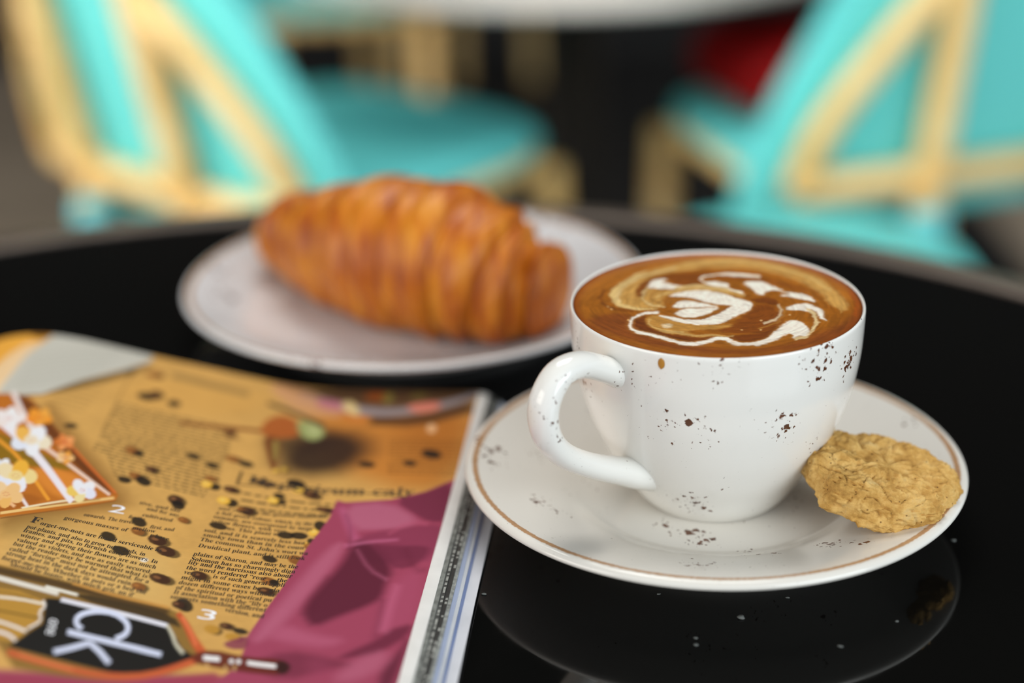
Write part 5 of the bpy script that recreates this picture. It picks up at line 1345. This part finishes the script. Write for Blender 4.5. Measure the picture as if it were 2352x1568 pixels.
block('page_block', np.linspace(0.0005, 0.206, 70), lambda u, w: float(page_z(u, w)), paper)
block('facing_pages', np.linspace(0.2062, 0.41, 50), lambda u, w: float(0.0085 + 0.0175 * math.exp(-((u - 0.238) / 0.030) ** 2) + 0.006 * math.exp(-((u - 0.206) / 0.01) ** 2)), paper)

# ------------------------------------------------------------------ crumbs on the glass
crumb_m = plain('crumb', srgb('5c5e5a'), 0.8, var=0.1, scale=500)
for i, (x, y, s, sh) in enumerate([(0.0667, 0.4456, 1.5, 'largest pale crumb on the black glass in front of the saucer'), (0.0519, 0.4353, 0.8, 'rear one of two crumbs close together on the black glass'), (0.0515, 0.4316, 0.9, 'front one of two crumbs close together on the black glass'), (0.0933, 0.4287, 1.0, 'pale crumb on the glass between saucer shadow and right table edge'), (0.0432, 0.4605, 0.8, 'tiny crumb on the glass just left of the largest crumb'), (-0.0107, 0.4632, 0.9, 'tiny crumb on the glass beside the magazine edge'), (0.0824, 0.4565, 0.8, 'tiny crumb on the glass just right of the largest crumb'), (0.1126, 0.4417, 0.7, 'tiny crumb on the glass below the cookie'), (0.1410, 0.4888, 1.0, 'thin crumb on the glass right of the cookie')]):
    bm = bmesh.new()
    bmesh.ops.create_icosphere(bm, subdivisions=2, radius=s / 1000 * 0.62)
    for q in bm.verts:
        k = 1 + 0.6 * noise.noise(Vector(q.co) * 1500 + Vector((i * 7, 0, 0)))
        q.co = Vector((q.co.x * k * 1.3, q.co.y * k, q.co.z * k * 0.5))
    me = bpy.data.meshes.new('crumb')
    bm.to_mesh(me)
    bm.free()
    o = link('crumb', me, crumb_m, None, (x, y, s / 1000 * 0.30))
    tag(o, sh, 'crumb', 'crumbs on the black table')

# ------------------------------------------------------------------ bistro chairs
teal = NT('turquoise_weave').set(Roughness=0.55)
co = teal.coords()
wvx = teal.n('ShaderNodeTexWave', Scale=90.0)
teal.l(co, wvx.inputs['Vector'])
teal.l(teal.mix(teal.math('MULTIPLY', wvx.outputs['Fac'], 0.35), srgb('66d2d0'), srgb('50bcb8')), teal.b.inputs['Base Color'])
bamb = NT('bamboo_tube').set(Roughness=0.4)
co = bamb.coords()
bamb.l(bamb.ramp(bamb.noise(co, 18, 3), [(0.3, srgb('dcac5e')), (0.7, srgb('f2d294'))]), bamb.b.inputs['Base Color'])
bind = plain('turquoise_binding', srgb('6ad4dc'), 0.45, var=0.08)


def recline(z):
    return -0.02 - (z - 0.46) * 0.20 if z > 0.46 else -0.02 - (0.46 - z) * 0.22


def half_w(z):
    return float(np.interp(z, [0.445, 0.485, 0.565, 0.645, 0.745, 0.81, 0.84], [0.232, 0.226, 0.205, 0.175, 0.125, 0.075, 0.02]))


def make_chair():
    root = empty('bistro_chair')
    # seat
    v, f = [], []
    n = 48
    outline = []
    for k in range(n):
        a = 2 * math.pi * k / n
        ca, sa = math.cos(a), math.sin(a)
        x = math.copysign(abs(ca) ** 0.45, ca) * (0.182 - 0.008 * sa)
        y = 0.195 + math.copysign(abs(sa) ** 0.45, sa) * 0.185
        outline.append((x, y))
    for z, s in ((0.452, 0.97), (0.459, 1.0), (0.470, 0.99), (0.475, 0.95), (0.470, 0.5)):
        for x, y in outline:
            v.append((x * s, 0.195 + (y - 0.195) * s, z))
    for i in range(4):
        for k in range(n):
            k2 = (k + 1) % n
            f.append((i * n + k, i * n + k2, (i + 1) * n + k2, (i + 1) * n + k))
    f.append(tuple(range(n))[::-1])
    f.append(tuple(4 * n + k for k in range(n)))
    pyd('seat', v, f, teal.m, root)
    ring = [(x * 0.96, 0.195 + (y - 0.195) * 0.96, 0.445) for x, y in outline]
    tube('seat_frame', ring + ring[:1], 0.009, bamb.m, root, 10)
    # legs
    for s in (-1, 1):
        tube('leg', [(s * 0.172, 0.345, 0.44), (s * 0.176, 0.352, 0.2), (s * 0.18, 0.362, 0.0)], 0.0145, bamb.m, root, 12)
        zs = np.linspace(0, 0.85, 30)
        tube('back_post', [(s * (0.075 + 0.02 * max(0, 0.46 - z)), recline(z) - 0.012, z) for z in zs], 0.0145, bamb.m, root, 12)
        b = 0.462
        tube('binding', [(s * 0.075, recline(z) - 0.012, z) for z in (b - 0.035, b - 0.010)], 0.0175, bind, root, 12)
        tube('stretcher', [(s * 0.08, recline(0.2), 0.2), (s * 0.176, 0.352, 0.2)], 0.009, bamb.m, root, 8)

    def back_y(x, z):
        return recline(z) + 1.1 * x * x
    # woven back
    v, f = [], []
    nz_, nx = 24, 28
    for lay in (0, 0.008):
        for j in range(nz_ + 1):
            z = 0.446 + 0.394 * j / nz_
            w = half_w(z)
            for i in range(nx + 1):
                x = -w + 2 * w * i / nx
                v.append((x, back_y(x, z) + lay, z))
    o = (nz_ + 1) * (nx + 1)
    for j in range(nz_):
        for i in range(nx):
            a = j * (nx + 1) + i
            f += [(a, a + 1, a + nx + 2, a + nx + 1), (o + a, o + a + nx + 1, o + a + nx + 2, o + a + 1)]
        for i in (0, nx):
            a = j * (nx + 1) + i
            f.append((a, a + nx + 1, o + a + nx + 1, o + a))
    for i in range(nx):
        for j in (0, nz_):
            a = j * (nx + 1) + i
            f.append((a, a + 1, o + a + 1, o + a))
    clean(pyd('backrest', v, f, teal.m, root))
    # frame tubes on the rear of the back
    pts = []
    for x in np.linspace(-0.188, 0.188, 25):
        z = 0.472 + 0.012 * (1 - (x / 0.188) ** 2)
        pts.append((x, back_y(x, z) - 0.014, z))
    tube('back_rail', pts, 0.0135, bamb.m, root, 12)
    ctl = [(x_, 0, z_ - 0.068) for x_, z_ in ((0.188, 0.540), (0.172, 0.60), (0.140, 0.66), (0.100, 0.72), (0.06, 0.765), (0.0, 0.79), (-0.06, 0.765), (-0.100, 0.72), (-0.140, 0.66), (-0.172, 0.60), (-0.188, 0.540))]
    pts = [(x, back_y(x, z) - 0.014, z) for x, _, z in spline(ctl, 50)]
    tube('arch', pts, 0.0135, bamb.m, root, 12)
    return root


def dup(root):
    r = root.copy()
    COL.objects.link(r)
    for c in root.children:
        k = c.copy()
        COL.objects.link(k)
        k.parent = r
    return r


def heading(hx, hy):
    return math.atan2(hy, hx) - math.pi / 2


chairs = [((-0.318, 1.560), (0.68, 0.73), 'turquoise bistro chair at left seen from behind with bamboo arch back'),
          ((0.440, 1.548), (-0.30, 0.95), 'turquoise bistro chair at right with a dark red cushion on its seat'),
          ((-0.02, 3.60), (0.0, -1.0), 'farthest bistro chair standing against the dark wall'),
          ((-0.30, 2.74), (0.05, -1.0), 'turquoise bistro chair facing the camera behind the left chair')]
proto = make_chair()
for i, ((x, y), h, lab) in enumerate(chairs):
    o = proto if i == 0 else dup(proto)
    o.location = (x, y, FLOOR)
    o.rotation_euler = (0, 0, heading(*h))
    tag(o, lab, 'chair', 'turquoise bistro chairs on the terrace')

# ------------------------------------------------------------------ far table, shade sheet and red bag
t2 = empty('far_table', (0.075, 1.95, FLOOR))
tag(t2, 'round pale marble table on a black pedestal between the bistro chairs', 'table')
marble = plain('pale_marble', srgb('c8c4bc'), 0.3, var=0.12, scale=6)
v, f = lathe_data([(0, 0.610), (0.325, 0.610), (0.338, 0.612), (0.34, 0.616), (0.34, 0.620), (0.336, 0.623), (0, 0.624)], 96)
clean(pyd('table_top', v, f, marble, t2))
v, f = lathe_data([(0, 0.609), (0.12, 0.606), (0.05, 0.575), (0.036, 0.54), (0.034, 0.30), (0.04, 0.06), (0.06, 0.03), (0, 0.03)], 40)
clean(pyd('column', v, f, iron, t2))
v, f = lathe_data([(0, 0.011), (0.20, 0.011), (0.205, 0.018), (0.19, 0.026), (0.06, 0.038), (0, 0.04)], 48)
clean(pyd('foot', v, f, iron, t2))
shade_m = plain('shade_brown', srgb('110c08'), 0.9, var=0.3, scale=30, bump=0.4, bscale=300, bdist=0.003)  # dark sheet on the paving in place of shade under the furniture
bm = bmesh.new()
bmesh.ops.create_cube(bm, size=1.0)
for q in bm.verts:
    q.co = Vector((q.co.x * 1.5, q.co.y * 2.82, q.co.z * 0.01))
bmesh.ops.bevel(bm, geom=bm.edges[:], offset=0.004, segments=2, affect='EDGES')
me = bpy.data.meshes.new('shade_sheet')
bm.to_mesh(me)
bm.free()
o = link('shade_sheet', me, shade_m, None, (0.06, 2.60, FLOOR + 0.0052), False)
tag(o, 'dark sheet added as shade under the far table and chairs', 'mat')

red = plain('red_velvet', srgb('7c0406'), 0.7, spec=0.1, var=0.2, scale=12)
v, f = [], []
NU2, NV2 = 48, 24
for j in range(NV2 + 1):
    ph = -math.pi / 2 + math.pi * j / NV2
    for i in range(NU2):
        th = 2 * math.pi * i / NU2
        cp, sp = math.cos(ph), math.sin(ph)
        e = abs(cp) ** 0.5
        x = math.copysign(abs(math.cos(th)) ** 0.5, math.cos(th)) * 0.135 * e
        y = math.copysign(abs(math.sin(th)) ** 0.5, math.sin(th)) * 0.115 * e
        v.append((x, y, 0.048 * math.copysign(abs(sp) ** 0.8, sp)))
for j in range(NV2):
    for i in range(NU2):
        i2 = (i + 1) % NU2
        f.append((j * NU2 + i, j * NU2 + i2, (j + 1) * NU2 + i2, (j + 1) * NU2 + i))
cu = empty('red_cushion', (0.345, 1.785, FLOOR + 0.522), 0.3)
tag(cu, 'dark red cushion lying on the right bistro chair seat', 'cushion')
clean(pyd('cushion_body', v, f, red, cu))
ring = [(math.copysign(abs(math.cos(a)) ** 0.5, math.cos(a)) * 0.136, math.copysign(abs(math.sin(a)) ** 0.5, math.sin(a)) * 0.116, 0.0) for a in np.linspace(0, 2 * math.pi, 49)]
tube('piping', ring, 0.004, red, cu, 8)

st = empty('stool', (0.235, 1.31, FLOOR))
tag(st, 'turquoise seated stool half hidden behind the black table edge', 'stool')
v, f = lathe_data([(0, 0.440), (0.132, 0.440), (0.14, 0.452), (0.14, 0.464), (0.132, 0.473), (0.06, 0.471), (0, 0.470)], 56)
clean(pyd('seat', v, f, teal.m, st))
ring = [(0.130 * math.cos(a), 0.130 * math.sin(a), 0.428) for a in np.linspace(0, 2 * math.pi, 49)]
tube('seat_frame', ring, 0.012, bamb.m, st, 10)
for k in range(4):
    a = math.pi / 4 + k * math.pi / 2
    tube('leg', [(0.125 * math.cos(a), 0.125 * math.sin(a), 0.43), (0.15 * math.cos(a), 0.15 * math.sin(a), 0.0)], 0.0135, bamb.m, st, 12)
